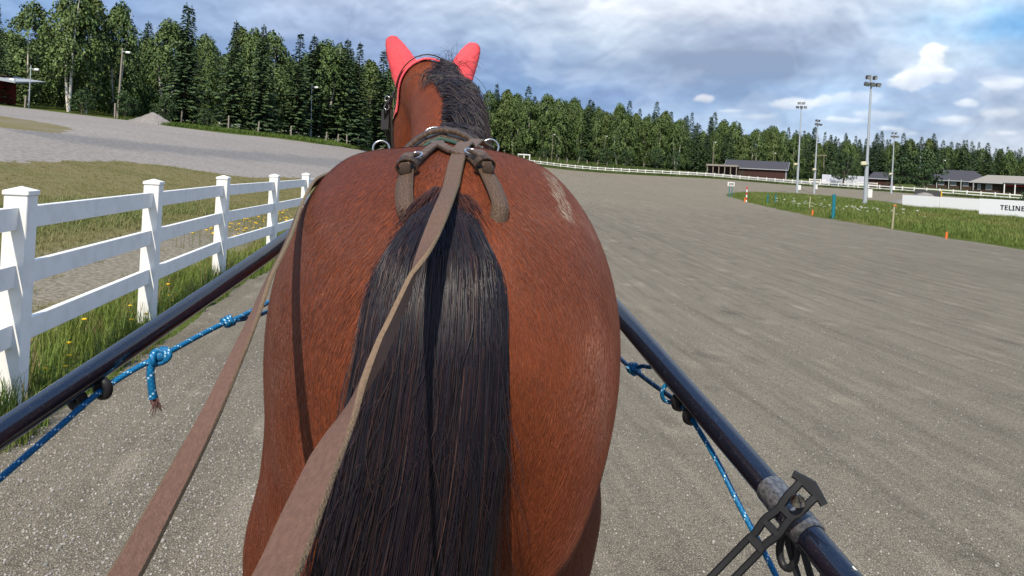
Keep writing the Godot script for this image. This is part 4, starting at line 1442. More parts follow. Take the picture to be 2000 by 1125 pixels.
	for t in [[16.3, 46.0, 1.0, 26], [17.4, 45.0, 0.9, 12], [18.4, 41.0, 1.3, 28], [19.6, 38.6, 0.9, 10], [26.0, 62.0, 4.0, 10], [17.0, 50.5, 1.2, 10]]:
		for i in int(t[3]):
			var x: float = t[0] + rng.randfn() * t[2] * 0.6
			var z: float = t[1] + rng.randfn() * t[2]
			if poly_dist(infield, Vector2(x, z)) < 0.3: continue
			xf.append(Transform3D(Basis(Vector3.UP, rng.randf() * TAU).scaled(Vector3.ONE * rng.randf_range(0.45, 0.8)), on(x, z)))
	for i in 110:
		var f := rng.randf()
		xf.append(Transform3D(Basis(Vector3.UP, rng.randf() * TAU).scaled(Vector3.ONE * rng.randf_range(0.6, 1.1)), on(lerpf(-36, -20, f) + rng.randf_range(-1.2, 1.2), lerpf(83.0, 106.0, f * f) + rng.randf_range(-2, 3))))
	stuff("umbel_flowers", "white umbel flowers scattered in the long grass", "flowers", u.mesh(), M.grass, xf, [])
	var dn := MB.new()
	dn.strand(PackedVector3Array([Vector3.ZERO, Vector3(0.01, 0.5, 0), Vector3(0.0, 0.97, 0.02)]), Vector3(0, 0, 1), 0.03, 0.02, Color(0.12, 0.16, 0.05), Color(0.12, 0.16, 0.05))
	dn.ball(Vector3(0, 1, 0), Vector3(0.085, 0.035, 0.085), Basis.IDENTITY, 4, 8, Color(0.78, 0.50, 0.02))
	xf = []
	for i in 22:
		var z := 2.6 + 5.0 * rng.randf()
		xf.append(Transform3D(Basis(Vector3.UP, rng.randf() * TAU).scaled(Vector3.ONE * rng.randf_range(0.14, 0.24)), on(fence_x(z) + rng.randf_range(-0.3, 0.3), z)))
	for i in 130:
		var z := 12.0 + rng.randf() * 7.0
		xf.append(Transform3D(Basis(Vector3.UP, rng.randf() * TAU).scaled(Vector3.ONE * rng.randf_range(0.2, 0.34)), on(fence_x(z) - rng.randf_range(0.4, 1.9), z)))
	stuff("yellow_flowers", "yellow dandelions dotted along the white fence", "flowers", dn.mesh(), M.grass, xf, [])
	# loose stones on the track
	var sm := MB.new()
	for i in 1:
		sm.ball(Vector3.ZERO, Vector3(1, 0.7, 0.85), Basis.IDENTITY, 4, 6)
	for k in sm.v.size():
		sm.v[k] = sm.v[k] * (1.0 + 0.25 * nz.get_noise_3dv(sm.v[k] * 1.7))
	xf = []; cl = []
	for i in 60000:
		var z := 1.3 + 11.0 * pow(rng.randf(), 2.2)
		var lim := z * 0.75 + 0.4
		var x := rng.randf_range(-lim, lim)
		if i < 22000:
			z = 1.3 + 4.5 * pow(rng.randf(), 1.4)
			x = rng.randf_range(maxf(-z * 0.75 - 0.3, fence_x(z)), -0.25)
		if x < fence_x(z) + 0.35: continue
		var s := 0.0020 + 0.0045 * pow(rng.randf(), 3.0) + (0.005 if rng.randf() < 0.006 else 0.0)
		if x < -0.25: s *= 1.15
		xf.append(Transform3D(Basis.from_euler(jit(3.0)).scaled(Vector3(s, s, s)), on(x, z, s * 0.25)))
		var g := rng.randf_range(0.16, 0.38)
		cl.append(Color(g, g * rng.randf_range(0.92, 0.98), g * rng.randf_range(0.82, 0.93)))
	stuff("track_gravel", "loose grit and small stones on the near track surface", "gravel", sm.mesh(), M.stone, xf, cl)

# ---------------------------------------------------------------- horse: a field of joined ellipsoids and tapered limbs, meshed as one skin
# its own axes: x to its right, y up, z towards its tail; field points are (x, y, forward)
var HORSE := Transform3D(Basis(Vector3.UP, deg_to_rad(6.5)), Vector3(-0.085, 0, -1.2))
var pr := []

func horse_field() -> void:
	pr = [[Vector3(0, 1.255, 0.20), Vector3(0.285, 0.315, 0.40), 0.15], [Vector3(0, 1.17, 0.85), Vector3(0.265, 0.345, 0.62), 0.15],
		[Vector3(0, 1.15, 1.30), Vector3(0.24, 0.37, 0.36), 0.15], [Vector3(0.005, 1.42, 1.17), Vector3(0.10, 0.19, 0.32), 0.10]]
	for s in [-1.0, 1.0]:
		var l: bool = s < 0.0
		var o := 0.0 if l else 0.12
		pr.append([Vector3(-0.16 if l else 0.137, 1.33 if l else 1.322, 0.27), Vector3(0.10, 0.20, 0.25), 0.10])
		pr.append([Vector3(-0.118 if l else 0.125, 1.13, 0.06 + o * 0.3), Vector3(0.145, 0.31, 0.24), 0.10])
		pr.append([Vector3(-0.190 if l else 0.204, 0.91 if l else 0.90, 0.11 + o * 1.75), Vector3(0.106, 0.25, 0.19), 0.055 if l else 0.12])
		pr.append([Vector3(s * 0.165, 0.88, 0.10 + o), Vector3(s * 0.15, 0.52, -0.12 + o), 0.12, 0.05, 1.0, 0.08])
		pr.append([Vector3(s * 0.15, 0.52, -0.12 + o), Vector3(s * 0.15, 0.2, -0.06 + o), 0.052, 0.042, 1.0, 0.03])
		pr.append([Vector3(s * 0.15, 0.2, -0.06 + o), Vector3(s * 0.15, 0.06, o), 0.042, 0.06, 1.0, 0.03])
		pr.append([Vector3(s * 0.16, 1.0, 1.40), Vector3(s * 0.14, 0.52, 1.40), 0.13, 0.055, 1.0, 0.1])
		pr.append([Vector3(s * 0.14, 0.52, 1.40), Vector3(s * 0.14, 0.2, 1.38), 0.05, 0.04, 1.0, 0.03])
		pr.append([Vector3(s * 0.14, 0.2, 1.38), Vector3(s * 0.14, 0.06, 1.45), 0.042, 0.06, 1.0, 0.03])
	pr.append_array([[Vector3(0.02, 1.28, 1.36), Vector3(0.045, 1.60, 1.66), 0.26, 0.185, 0.62, 0.15], [Vector3(0.045, 1.60, 1.66), Vector3(-0.045, 1.80, 1.94), 0.185, 0.13, 0.7, 0.1],
		[Vector3(-0.065, 1.84, 1.98), Vector3(-0.13, 1.50, 2.25), 0.115, 0.085, 0.85, 0.06], [Vector3(-0.13, 1.50, 2.25), Vector3(-0.17, 1.26, 2.42), 0.085, 0.06, 0.9, 0.05],
		[Vector3(-0.09, 1.64, 2.04), Vector3(0.095, 0.16, 0.12), 0.05]])

func sd1(a: Array, p: Vector3) -> float:
	if a.size() == 3:
		var q: Vector3 = (p - a[0]) / a[1]
		var k0 := q.length()
		return k0 * (k0 - 1.0) / ((q / a[1]).length() + 1e-9)
	var ba: Vector3 = a[1] - a[0]
	var pa: Vector3 = p - a[0]
	var h := clampf(pa.dot(ba) / ba.length_squared(), 0.0, 1.0)
	var d := pa - ba * h
	d.x /= a[4]
	return (d.length() - lerpf(a[2], a[3], h)) * a[4]

func sd(p: Vector3, ids: Array) -> float:
	var r := 1e3
	for i in ids:
		var a: Array = pr[i]
		var v := sd1(a, p)
		var k: float = a[a.size() - 1]
		var h := k - absf(r - v)
		r = minf(r, v)
		if h > 0.0:
			r -= h * h / k * 0.25
	return r

func grad(p: Vector3, ids: Array) -> Vector3:
	var e := 0.003
	var a := sd(p + Vector3(e, -e, -e), ids)
	var b := sd(p + Vector3(-e, -e, e), ids)
	var c := sd(p + Vector3(-e, e, -e), ids)
	var d := sd(p + Vector3(e, e, e), ids)
	return Vector3(a - b - c + d, -a - b + c + d, -a + b - c + d).normalized()

func snap(p: Vector3, off: float) -> Array:
	# nearest point of the skin, off metres outside it: [point, normal] in the horse's axes
	var ids := range(pr.size())
	var n := Vector3.UP
	for i in 4:
		n = grad(p, ids)
		p -= n * (sd(p, ids) - off)
	return [Vector3(p.x, p.y, -p.z), Vector3(n.x, n.y, -n.z)]

func coat_tint(p: Vector3, n: Vector3) -> Color:
	# p in field axes; bay: black points, a darker line over the croup, tawny flanks
	var c := Color(1, 1, 1)
	c = c.lerp(Color(1.16, 0.98, 0.78), ss(1.30, 1.0, p.y) * 0.65 if p.z < 0.7 else 0.0)
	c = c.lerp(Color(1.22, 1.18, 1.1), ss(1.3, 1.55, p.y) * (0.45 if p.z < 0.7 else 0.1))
	if p.z > 1.45 and p.x > -0.02 and p.y > 1.5:
		c = c.lerp(Color(0.35, 0.32, 0.35), ss(-0.02, 0.06, p.x))
	c = c.lerp(Color(0.10, 0.12, 0.2), ss(0.55, 0.38, p.y))
	var m := 0.92 + 0.13 * nz.get_noise_3dv(p * 9.0) + 0.10 * nz.get_noise_3dv(p * 27.0)
	return Color(c.r * m, c.g * m, c.b * m, 1)

func flow(p: Vector3, n: Vector3) -> Vector3:
	# lie of the hair, in the horse's axes (n too)
	var side := clampf(p.x * 9.0, -1.0, 1.0)
	var d := Vector3(side * 0.62 * ss(1.1, 1.45, p.y), -1.0, 0.62)
	d = d - n * d.dot(n)
	d = d.normalized()
	var a := 0.42 * nz.get_noise_3dv(p * 3.2) + 0.22 * nz.get_noise_3dv(p * 12.0)
	return d.rotated(n, a)

func build_horse() -> void:
	horse_field()
	rng.seed = 500
	var all := range(pr.size())
	var lo := Vector3(-0.45, -0.03, -0.46)
	var H := 0.064
	var h := 0.016
	var vid := {}
	var edges := []
	var m := MB.new()
	var fp := PackedVector3Array()
	for I in 15:
		for J in 34:
			for K in 49:
				var c := lo + Vector3(I + 0.5, J + 0.5, K + 0.5) * H
				var dc := 1e3
				var near: Array = []
				var ds := []
				for i in all:
					var v := sd1(pr[i], c)
					ds.append(v)
					dc = minf(dc, v)
				if dc > 0.14 or sd(c, all) < -0.10:
					continue
				for i in all:
					if ds[i] < dc + 0.29:
						near.append(i)
				if absf(sd(c, near)) > 0.085:
					continue
				var val := PackedFloat32Array()
				for i in 5:
					for j in 5:
						for k in 5:
							val.append(sd(lo + Vector3(I * 4 + i, J * 4 + j, K * 4 + k) * h, near))
				for i in 4:
					for j in 4:
						for k in 4:
							var b := i * 25 + j * 5 + k
							var s0 := val[b] < 0.0
							var base := ((I * 4 + i) * 1000 + J * 4 + j) * 1000 + K * 4 + k
							if s0 != (val[b + 25] < 0.0): edges.append([base, 0])
							if s0 != (val[b + 5] < 0.0): edges.append([base, 1])
							if s0 != (val[b + 1] < 0.0): edges.append([base, 2])
							var cnt := 0
							for q in [b, b + 1, b + 5, b + 6, b + 25, b + 26, b + 30, b + 31]:
								if val[q] < 0.0: cnt += 1
							if cnt > 0 and cnt < 8:
								var p := lo + Vector3(I * 4 + i + 0.5, J * 4 + j + 0.5, K * 4 + k + 0.5) * h
								var n := grad(p, near)
								for z in 2:
									p -= n * sd(p, near)
								n = grad(p, near)
								vid[base] = m.vert(Vector3(p.x, p.y, -p.z), Vector3(n.x, n.y, -n.z), coat_tint(p, n))
								fp.append(p)
	for e in edges:
		var b: int = e[0]
		var u := [1000, 1, 1000000][e[1]] as int
		var w := [1, 1000000, 1000][e[1]] as int
		if vid.has(b) and vid.has(b - u) and vid.has(b - w) and vid.has(b - u - w):
			m.quad(vid[b], vid[b - u], vid[b - u - w], vid[b - w])
	var o := thing("horse", "bay horse with black tail harnessed in front of the cart, seen from behind", "horse")
	o.transform = HORSE
	var body := part("body", m.mesh(), M.coat, o)
	# short hair lying along the skin
	var hm := MB.new()
	hm.strand(PackedVector3Array([Vector3(0, 0, 0), Vector3(0, 0.5, 0.02), Vector3(0, 1, 0)]), Vector3(0, 0, 1), 1.0, 0.25, Color.WHITE, Color.WHITE, 0.2)
	var xf := []
	var cl := []
	var t := 0
	while t < m.ix.size():
		var ia := m.ix[t]
		var ib := m.ix[t + 1]
		var ic := m.ix[t + 2]
		t += 3
		var a := fp[ia]
		if a.y < 0.55 or a.z > 2.3:
			continue
		var dens := 150000.0 if a.z < 0.62 and a.y > 0.7 else (30000.0 if a.z < 1.0 else (42000.0 if a.y > 1.45 else 9000.0))
		var area := (fp[ib] - a).cross(fp[ic] - a).length() * 0.5
		var cnt := int(area * dens + rng.randf())
		for k in cnt:
			var r1 := rng.randf()
			var r2 := rng.randf()
			if r1 + r2 > 1.0:
				r1 = 1.0 - r1; r2 = 1.0 - r2
			var p := a + (fp[ib] - a) * r1 + (fp[ic] - a) * r2
			var n := (m.n[ia] * (1.0 - r1 - r2) + m.n[ib] * r1 + m.n[ic] * r2).normalized()
			var d := flow(p, n)
			d = (d + n * rng.randf_range(0.005, 0.06) + jit(0.05)).normalized()
			var s := d.cross(n).normalized()
			var len := rng.randf_range(0.009, 0.017)
			var wd := rng.randf_range(0.0006, 0.0010)
			xf.append(Transform3D(Basis(s * wd, d * len, s.cross(d).normalized() * len), Vector3(p.x, p.y, -p.z) + n * 0.0006))
			var c := coat_tint(p, n) * Color(0.232, 0.061, 0.025)
			var g := rng.randf_range(0.87, 1.13)
			if rng.randf() < 0.03: g *= 1.4
			# a scraped pale streak on the right of the croup
			var ln := Geometry3D.get_closest_point_to_segment(p, Vector3(0.166, 1.53, 0.135), Vector3(0.170, 1.468, 0.0))
			if p.distance_to(ln) < 0.015 + 0.012 * nz.get_noise_3dv(p * 30.0) and p.x > 0.1 and nz.get_noise_3d(p.x * 160.0, p.y * 20.0, p.z * 20.0) > -0.12:
				c = Color(0.42, 0.33, 0.24)
			cl.append(Color(c.r * g, c.g * g, c.b * g, 1))
	stuff("coat", "", "", hm.mesh(), M.fur, xf, cl, o)
	for s in [-1.0, 1.0]:
		var e := MB.new()
		e.ball(Vector3.ZERO, Vector3(0.012, 0.02, 0.022))
		var q := part("eye", e.mesh(), M.eye, o)
		q.position = snap(Vector3(-0.09 + s * 0.09, 1.73, 2.10), 0.002)[0]
	# hooves
	for f in [[-0.15, 0.0], [0.15, 0.12], [-0.14, 1.45], [0.14, 1.45]]:
		var hf := MB.new()
		hf.tube(PackedVector3Array([Vector3(0, 0.004, -0.02), Vector3(0, 0.05, -0.01), Vector3(0, 0.085, 0.01)]), PackedFloat32Array([0.075, 0.068, 0.058]), 14)
		part("hoof", hf.mesh(), M.rubber, o).position = Vector3(f[0], 0, -f[1])
	build_tail(o)
	build_mane(o)

var tail_hw := PackedVector2Array([Vector2(0.35, 0.05), Vector2(0.8, 0.115), Vector2(1.04, 0.121), Vector2(1.156, 0.110), Vector2(1.273, 0.100), Vector2(1.325, 0.097), Vector2(1.377, 0.094), Vector2(1.43, 0.083), Vector2(1.465, 0.062), Vector2(1.5, 0.03)])
var tail_tc := PackedVector2Array([Vector2(0.35, -0.085), Vector2(0.9, -0.068), Vector2(1.04, -0.053), Vector2(1.156, -0.038), Vector2(1.273, -0.029), Vector2(1.377, -0.026), Vector2(1.47, -0.021)])
var tail_fc := PackedVector2Array([Vector2(0.35, -0.15), Vector2(0.9, -0.195), Vector2(1.15, -0.198), Vector2(1.3, -0.182), Vector2(1.41, -0.140), Vector2(1.46, -0.098), Vector2(1.5, -0.052)])
var tail_dp := PackedVector2Array([Vector2(0.35, 0.05), Vector2(1.0, 0.075), Vector2(1.3, 0.060), Vector2(1.42, 0.050), Vector2(1.46, 0.040), Vector2(1.5, 0.010)])

func tail_at(y: float, s: float, q: float) -> Vector3:
	var w := pl(tail_hw, y)
	# hair parts along the dock: a shallow groove down the middle
	var groove := 0.004 * exp(-pow((s - 0.08) * 7.0, 2.0)) * ss(0.95, 1.2, y)
	return Vector3(pl(tail_tc, y) + s * w, y, -(pl(tail_fc, y) - (pl(tail_dp, y) * sqrt(maxf(0.0, 1.0 - s * s * s * s)) - groove) * q))

func build_tail(o: Node3D) -> void:
	rng.seed = 610
	var core := MB.new()
	var pp := PackedVector3Array()
	# dark core so that no daylight shows through the locks
	var ny := 30
	for j in ny + 1:
		var y := lerpf(1.41, 0.42, float(j) / ny)
		for k in 17:
			var a := PI * k / 16.0
			var s := -cos(a) * 0.80
			var p := tail_at(y, s, 0.55)
			core.vert(p, Vector3(s, 0.15, 1.0 - absf(s) * 0.6).normalized(), Color(0.010, 0.008, 0.009))
	for j in ny:
		for k in 16:
			core.quad(j * 17 + k, j * 17 + k + 1, j * 17 + k + 18, j * 17 + k + 17)
	var tail := part("tail", core.mesh(), M.hair, o)
	var m := MB.new()
	var locks := []
	for i in 62:
		locks.append([rng.randf_range(-0.98, 0.98), rng.randf_range(-0.06, 0.06), rng.randf_range(0.0, 1.0), rng.randf()])
	for i in 7200:
		var lk: Array = locks[rng.randi() % locks.size()]
		var loose := rng.randf()
		var s0: float = lk[0] + rng.randfn() * 0.10
		if absf(s0) > 1.0: s0 = rng.randf_range(-0.9, 0.9)
		var q: float = 1.06 - 0.28 * pow(rng.randf(), 1.4)
		var y0 := 1.492 - 0.05 * rng.randf() - 0.035 * s0 * s0
		if rng.randf() < 0.35:
			y0 -= rng.randf() * 0.16
		var y1: float = rng.randf_range(0.40, 0.72) if rng.randf() < 0.86 else rng.randf_range(0.8, 1.2)
		var ph := rng.randf() * TAU
		var path := PackedVector3Array()
		var n := 17
		var wob := rng.randf_range(0.003, 0.014)
		var edge := 0.16 * rng.randf()
		var stray := rng.randf() < 0.05
		for k in n:
			var f := float(k) / (n - 1)
			var y := lerpf(y0, y1, f)
			var fan := ss(0.0, 0.085, y0 - y)
			var gather: float = ss(1.30, 0.85, y) * 0.72 * (0.35 + 0.65 * lk[2])
			var s := lerpf(s0 * 0.72, s0, fan)
			s = lerpf(s, lk[0] + (s0 - lk[0]) * 0.22 + lk[1] * (1.0 + sin(f * 5.0 + lk[3] * 6.0)), gather)
			s = s * (1.0 - edge * f) + 0.035 * sin(y * 11.0 + lk[3] * 20.0) * f
			if absf(s) > 0.45:
				s *= 1.0 - 0.30 * ss(1.28, 0.95, y) * lk[2] * lk[2]
			var p := tail_at(y, clampf(s, -1.0, 1.0), lerpf(0.85, q, fan) - gather * (0.05 + 0.42 * lk[3] * lk[3]))
			p += Vector3((sin(ph + f * 7.0) + 0.4 * sin(ph * 3.0 + f * 19.0)) * wob, 0, cos(ph * 1.7 + f * 6.0) * wob * 0.6) * f
			if stray or absf(s0) > 0.93:
				p += Vector3(signf(s0) * 0.045 * f * f * sin(ph), 0, 0.02 * f * f)
			path.append(p)
		var red := rng.randf()
		var c := Color(0.014, 0.0125, 0.018).lerp(Color(0.038, 0.020, 0.018), pow(red, 6.0))
		if rng.randf() < 0.04: c = Color(0.055, 0.032, 0.028)
		var tone: float = 0.7 + 0.6 * lk[3]
		c = Color(c.r * tone, c.g * tone, c.b * tone)
		var nn := Vector3(s0 * 0.8 + rng.randf_range(-0.6, 0.6), 0.1, 1.0).normalized()
		m.strand(path, nn, rng.randf_range(0.0010, 0.0019), 0.0006, c, c.lerp(Color(0.050, 0.028, 0.024), 0.5 * red * red))
	# short brown hairs over the dock
	for i in 420:
		var s := rng.randf_range(-1.0, 1.0)
		var y := 1.505 - 0.06 * rng.randf() - 0.02 * s * s
		var b: Array = snap(Vector3(pl(tail_tc, y) + s * 0.034 * (1.0 + (1.5 - y) * 6.0), y, pl(tail_fc, y)), 0.003)
		var d := (flow(b[0], b[1]) + Vector3(s * 0.5, 0, 0.15)).normalized()
		var p: Vector3 = b[0]
		var l := rng.randf_range(0.03, 0.07)
		var c := Color(0.10, 0.035, 0.018).lerp(Color(0.03, 0.018, 0.016), rng.randf())
		m.strand(PackedVector3Array([p, p + d * l * 0.5 + b[1] * 0.006, p + d * l + b[1] * 0.004]), b[1], 0.0014, 0.0005, c, c * 0.7)
	part("tail_hair", m.mesh(), M.hair, tail).set_meta("kind", "stuff")

func build_mane(o: Node3D) -> void:
	rng.seed = 710
	var crest := []
	for p in [Vector3(-0.005, 1.95, 1.96), Vector3(-0.005, 1.93, 1.88), Vector3(-0.01, 1.86, 1.78), Vector3(0.025, 1.80, 1.64), Vector3(0.045, 1.75, 1.52), Vector3(0.05, 1.69, 1.40), Vector3(0.045, 1.65, 1.30), Vector3(0.02, 1.63, 1.22)]:
		crest.append(snap(p, 0.004))
	var m := MB.new()
	var locks := []
	for i in 90:
		var f := rng.randf() * (crest.size() - 1.001)
		locks.append([f, rng.randf() * TAU, rng.randf_range(0.3, 1.2), Vector3(rng.randf_range(-0.25, 0.35), rng.randf_range(-0.15, 0.35), rng.randf_range(-0.35, 0.6)), rng.randf_range(0.75, 1.2)])
	for i in 3000:
		var lk: Array = locks[rng.randi() % locks.size()]
		var f: float = clampf(lk[0] + rng.randfn() * 0.13, 0.0, crest.size() - 1.001)
		var k := int(f)
		var p: Vector3 = crest[k][0].lerp(crest[k + 1][0], f - k) + jit(0.010) + Vector3(rng.randf_range(-0.05, 0.02) if f > 2.0 else rng.randf_range(-0.01, 0.03), 0, 0)
		var n: Vector3 = crest[k][1].lerp(crest[k + 1][1], f - k).normalized()
		var q := f / crest.size()
		var len: float = lerpf(0.18, 0.125, q) * rng.randf_range(0.7, 1.1) * lk[4] * lerpf(0.42, 1.0, ss(0.6, 2.6, f))
		var out := 0.42 + 0.5 * rng.randf()
		var left := f > 0.8 and f < 2.6 and fmod(lk[1], 1.0) < 0.10
		var path := PackedVector3Array([p])
		var ph: float = lk[1] + rng.randfn() * 0.25
		var curl: float = lk[2] * (1.0 if f < 3.0 else 0.6)
		var d: Vector3 = (n * 0.35 + Vector3(-0.9 if left else 0.9, 0.15, 0.1) + lk[3] + jit(0.12)).normalized()
		var step := len / 9.0
		for z in 9:
			d = (d + Vector3(0, -0.20 - 0.045 * z, 0.03) + Vector3(cos(ph + z * 1.3), sin(ph + z * 1.1), sin(ph * 2.0 + z)) * 0.16 * curl + Vector3(0.10 * out - 0.05, 0, 0)).normalized()
			p = p + d * step
			# stay outside the neck
			var fpt := Vector3(p.x, p.y, -p.z)
			var ds := sd(fpt, [3, 22, 23, 24, 26])
			if ds < 0.010:
				var g := grad(fpt, [22, 23, 24, 26])
				p += Vector3(g.x, g.y, -g.z) * (0.010 - ds + rng.randf() * 0.01)
			path.append(p)
		var c: Color = Color(0.011, 0.009, 0.011).lerp(Color(0.034, 0.02, 0.017), pow(rng.randf(), 3.0)) * (0.6 + 0.5 * lk[4])
		m.strand(path, Vector3(0.15 + rng.randf_range(-0.2, 0.2), 0.55, 0.8).normalized(), rng.randf_range(0.0024, 0.0046), 0.0012, c, c * 1.3)
	# wisps that stand up behind the ears
	for i in 46:
		var p: Vector3 = crest[0][0] + Vector3(rng.randf_range(-0.05, 0.09), -0.01, rng.randf_range(0.0, 0.05))
		var path := PackedVector3Array([p])
		var d := Vector3(rng.randf_range(-0.6, 1.0), rng.randf_range(0.5, 1.1), rng.randf_range(0.0, 0.5)).normalized()
		var tw := rng.randf_range(-0.5, 0.5)
		for z in 9:
			d = (d + Vector3(tw * 0.5, -0.22, 0) + jit(0.15)).normalized()
			p += d * rng.randf_range(0.008, 0.016)
			path.append(p)
		m.strand(path, Vector3(0, 0.3, 1).normalized(), 0.0016, 0.0007, Color(0.02, 0.016, 0.016), Color(0.04, 0.025, 0.02))
	part("mane", m.mesh(), M.mane, o)

# ---------------------------------------------------------------- harness
func skin_path(pts: Array, off: float, sub := 3) -> Array:
	var cv := Curve3D.new()
	for i in pts.size():
		var t: Vector3 = (pts[mini(i + 1, pts.size() - 1)] - pts[maxi(i - 1, 0)]) / 6.0
		cv.add_point(pts[i], -t, t)
	var pp := PackedVector3Array()
	var nn := PackedVector3Array()
	var n := (pts.size() - 1) * sub
	for i in n + 1:
		var q: Array = snap(cv.samplef(float(i) / sub), off)
		pp.append(q[0]); nn.append(q[1])
	return [pp, nn]

func around(f: float, from: float, to: float, n: int, off: float, cy := 1.22) -> Array:
	# a path round the barrel at f metres forward, angles from straight up
	var pts := []
	for i in n + 1:
		var a := lerpf(from, to, float(i) / n)
		pts.append(Vector3(sin(a) * 0.3, cy + cos(a) * 0.36, f))
	return skin_path(pts, off, 1)

func build_harness() -> void:
	rng.seed = 800
	var tan := Color(1.15, 1.15, 1.1)
	# crupper
	var o := thing("crupper", "worn brown leather crupper forked over the croup round the root of the tail", "crupper")
	o.transform = HORSE
	var m := MB.new()
	var sp := skin_path([Vector3(-0.02, 1.62, 1.05), Vector3(-0.02, 1.56, 0.75), Vector3(-0.025, 1.56, 0.45), Vector3(-0.03, 1.565, 0.22), Vector3(-0.030, 1.56, 0.112)], 0.006, 5)
	m.strap(sp[0], sp[1], PackedFloat32Array([0.026]), 0.006, Color.WHITE, tan)
	part("back_strap", m.mesh(), M.leather, o)
	var L := [Vector3(-0.030, 1.562, 0.118), Vector3(-0.040, 1.556, 0.09), Vector3(-0.048, 1.548, 0.067), Vector3(-0.063, 1.531, 0.027), Vector3(-0.072, 1.52, 0.007), Vector3(-0.0755, 1.506, -0.018), Vector3(-0.077, 1.490, -0.046), Vector3(-0.0755, 1.474, -0.070), Vector3(-0.072, 1.460, -0.086), Vector3(-0.064, 1.447, -0.099), Vector3(-0.046, 1.436, -0.112)]
	var R := [Vector3(-0.028, 1.562, 0.118), Vector3(-0.02, 1.556, 0.085), Vector3(-0.006, 1.55, 0.058), Vector3(0.021, 1.541, 0.035), Vector3(0.033, 1.528, 0.006), Vector3(0.043, 1.514, -0.02), Vector3(0.052, 1.494, -0.05), Vector3(0.0585, 1.474, -0.077), Vector3(0.058, 1.456, -0.097), Vector3(0.052, 1.440, -0.109)]
	for b in [L, R]:
		var s: float = -1.0 if b == L else 1.0
		m = MB.new()
		sp = skin_path(b.slice(0, 5), 0.007, 4)
		m.strap(sp[0], sp[1], PackedFloat32Array([0.019]), 0.007, Color.WHITE, tan)
		part("fork_strap", m.mesh(), M.leather, o)
		# folded end over the buckle, with its keeper
		m = MB.new()
		sp = skin_path(b.slice(3, 6), 0.017, 5)
		for i in sp[0].size():
			sp[0][i] += sp[1][i] * (0.009 * sin(PI * i / (sp[0].size() - 1.0)))
		m.strap(sp[0], sp[1], PackedFloat32Array([0.018, 0.021, 0.022, 0.023, 0.022, 0.022, 0.021, 0.021, 0.018]), 0.006, Color(0.85, 0.85, 0.85), tan)
		var ft := part("folded_end", m.mesh(), M.leather, o)
		m = MB.new()
		m.ball(Vector3.ZERO, Vector3(0.0095, 0.012, 0.008), Basis.IDENTITY, 6, 8, Color(0.55, 0.5, 0.45))
		part("stub", m.mesh(), M.leather, ft).position = sp[0][sp[0].size() - 1]
		m = MB.new()
		var k0: Array = snap((b[4] as Vector3).lerp(b[5], 0.45), 0.016)
		var dr: Vector3 = ((b[5] - b[4]) as Vector3).normalized()
		dr = Vector3(dr.x, dr.y, -dr.z)
		var cr: Vector3 = dr.cross(k0[1]).normalized()
		var kp := PackedVector3Array()
		var kn := PackedVector3Array()
		for i in 13:
			var a := TAU * i / 12.0
			kp.append(k0[0] + cr * cos(a) * 0.0165 + k0[1] * sin(a) * 0.014)
			kn.append((cr * cos(a) + k0[1] * sin(a)).normalized())
		m.strap(kp, kn, PackedFloat32Array([0.013]), 0.003, Color(0.5, 0.48, 0.45), Color(0.9, 0.85, 0.8))
		part("keeper", m.mesh(), M.leather, o)
		# padded roll under the tail
		m = MB.new()
		sp = skin_path(b.slice(4, b.size()), 0.009, 4)
		var rr := PackedFloat32Array()
		for i in sp[0].size():
			var fr: float = float(i) / (sp[0].size() - 1)
			rr.append(lerpf(0.0085, 0.0125, ss(0, 0.35, fr)) * (1.0 - 0.5 * ss(0.75, 1.0, fr)))
		var ns: int = sp[0].size()
		for i in 8:
			sp[0][ns - 8 + i] -= sp[1][ns - 8 + i] * (0.0045 * i)
		m.tube(sp[0], rr, 12, Color(0.95, 0.92, 0.88), true, 0.55, sp[1][0], 1.0)
		var roll := part("padded_roll", m.mesh(), M.leather, o)
		for e in [-1.0, 1.0]:
			var wp := PackedVector3Array()
			for i in ns:
				var dw: Vector3 = (sp[0][mini(i + 1, ns - 1)] - sp[0][maxi(i - 1, 0)]).normalized()
				wp.append(sp[0][i] + dw.cross(sp[1][i]).normalized() * (e * rr[i] * 0.93) + sp[1][i] * 0.0012)
			m = MB.new()
			m.tube(wp, PackedFloat32Array([0.0021]), 7, Color(1.3, 1.25, 1.15), true)
			part("welt", m.mesh(), M.leather, roll)
		m = MB.new()
		var bk: Array = snap(b[3], 0.017)
		m.ring(bk[0], bk[1], dr, 0.011, 0.0125, 0.0019, 0.0, TAU, 20, 6)
		part("buckle", m.mesh(), M.metal, o)
	# saddle pad
	o = thing("harness_saddle", "narrow dark driving saddle over the withers with three steel rings", "saddle")
	o.transform = HORSE
	m = MB.new()
	sp = around(1.10, -1.9, 1.9, 34, 0.014)
	m.strap(sp[0], sp[1], PackedFloat32Array([0.075]), 0.012, Color(0.6, 0.58, 0.56), tan)
	part("saddle_band", m.mesh(), M.leather, o)
	m = MB.new()
	sp = around(1.17, -0.75, 0.75, 20, 0.006)
	m.strap(sp[0], sp[1], PackedFloat32Array([0.24]), 0.010, Color(1, 1, 1), Color(1, 1, 1))
	part("pad", m.mesh(), M.pad, o)
	m = MB.new()
	sp = around(1.10, -0.45, 0.45, 16, 0.030)
	m.strap(sp[0], sp[1], PackedFloat32Array([0.05]), 0.012, Color(0.5, 0.5, 0.5), tan)
	part("tree", m.mesh(), M.leather, o)
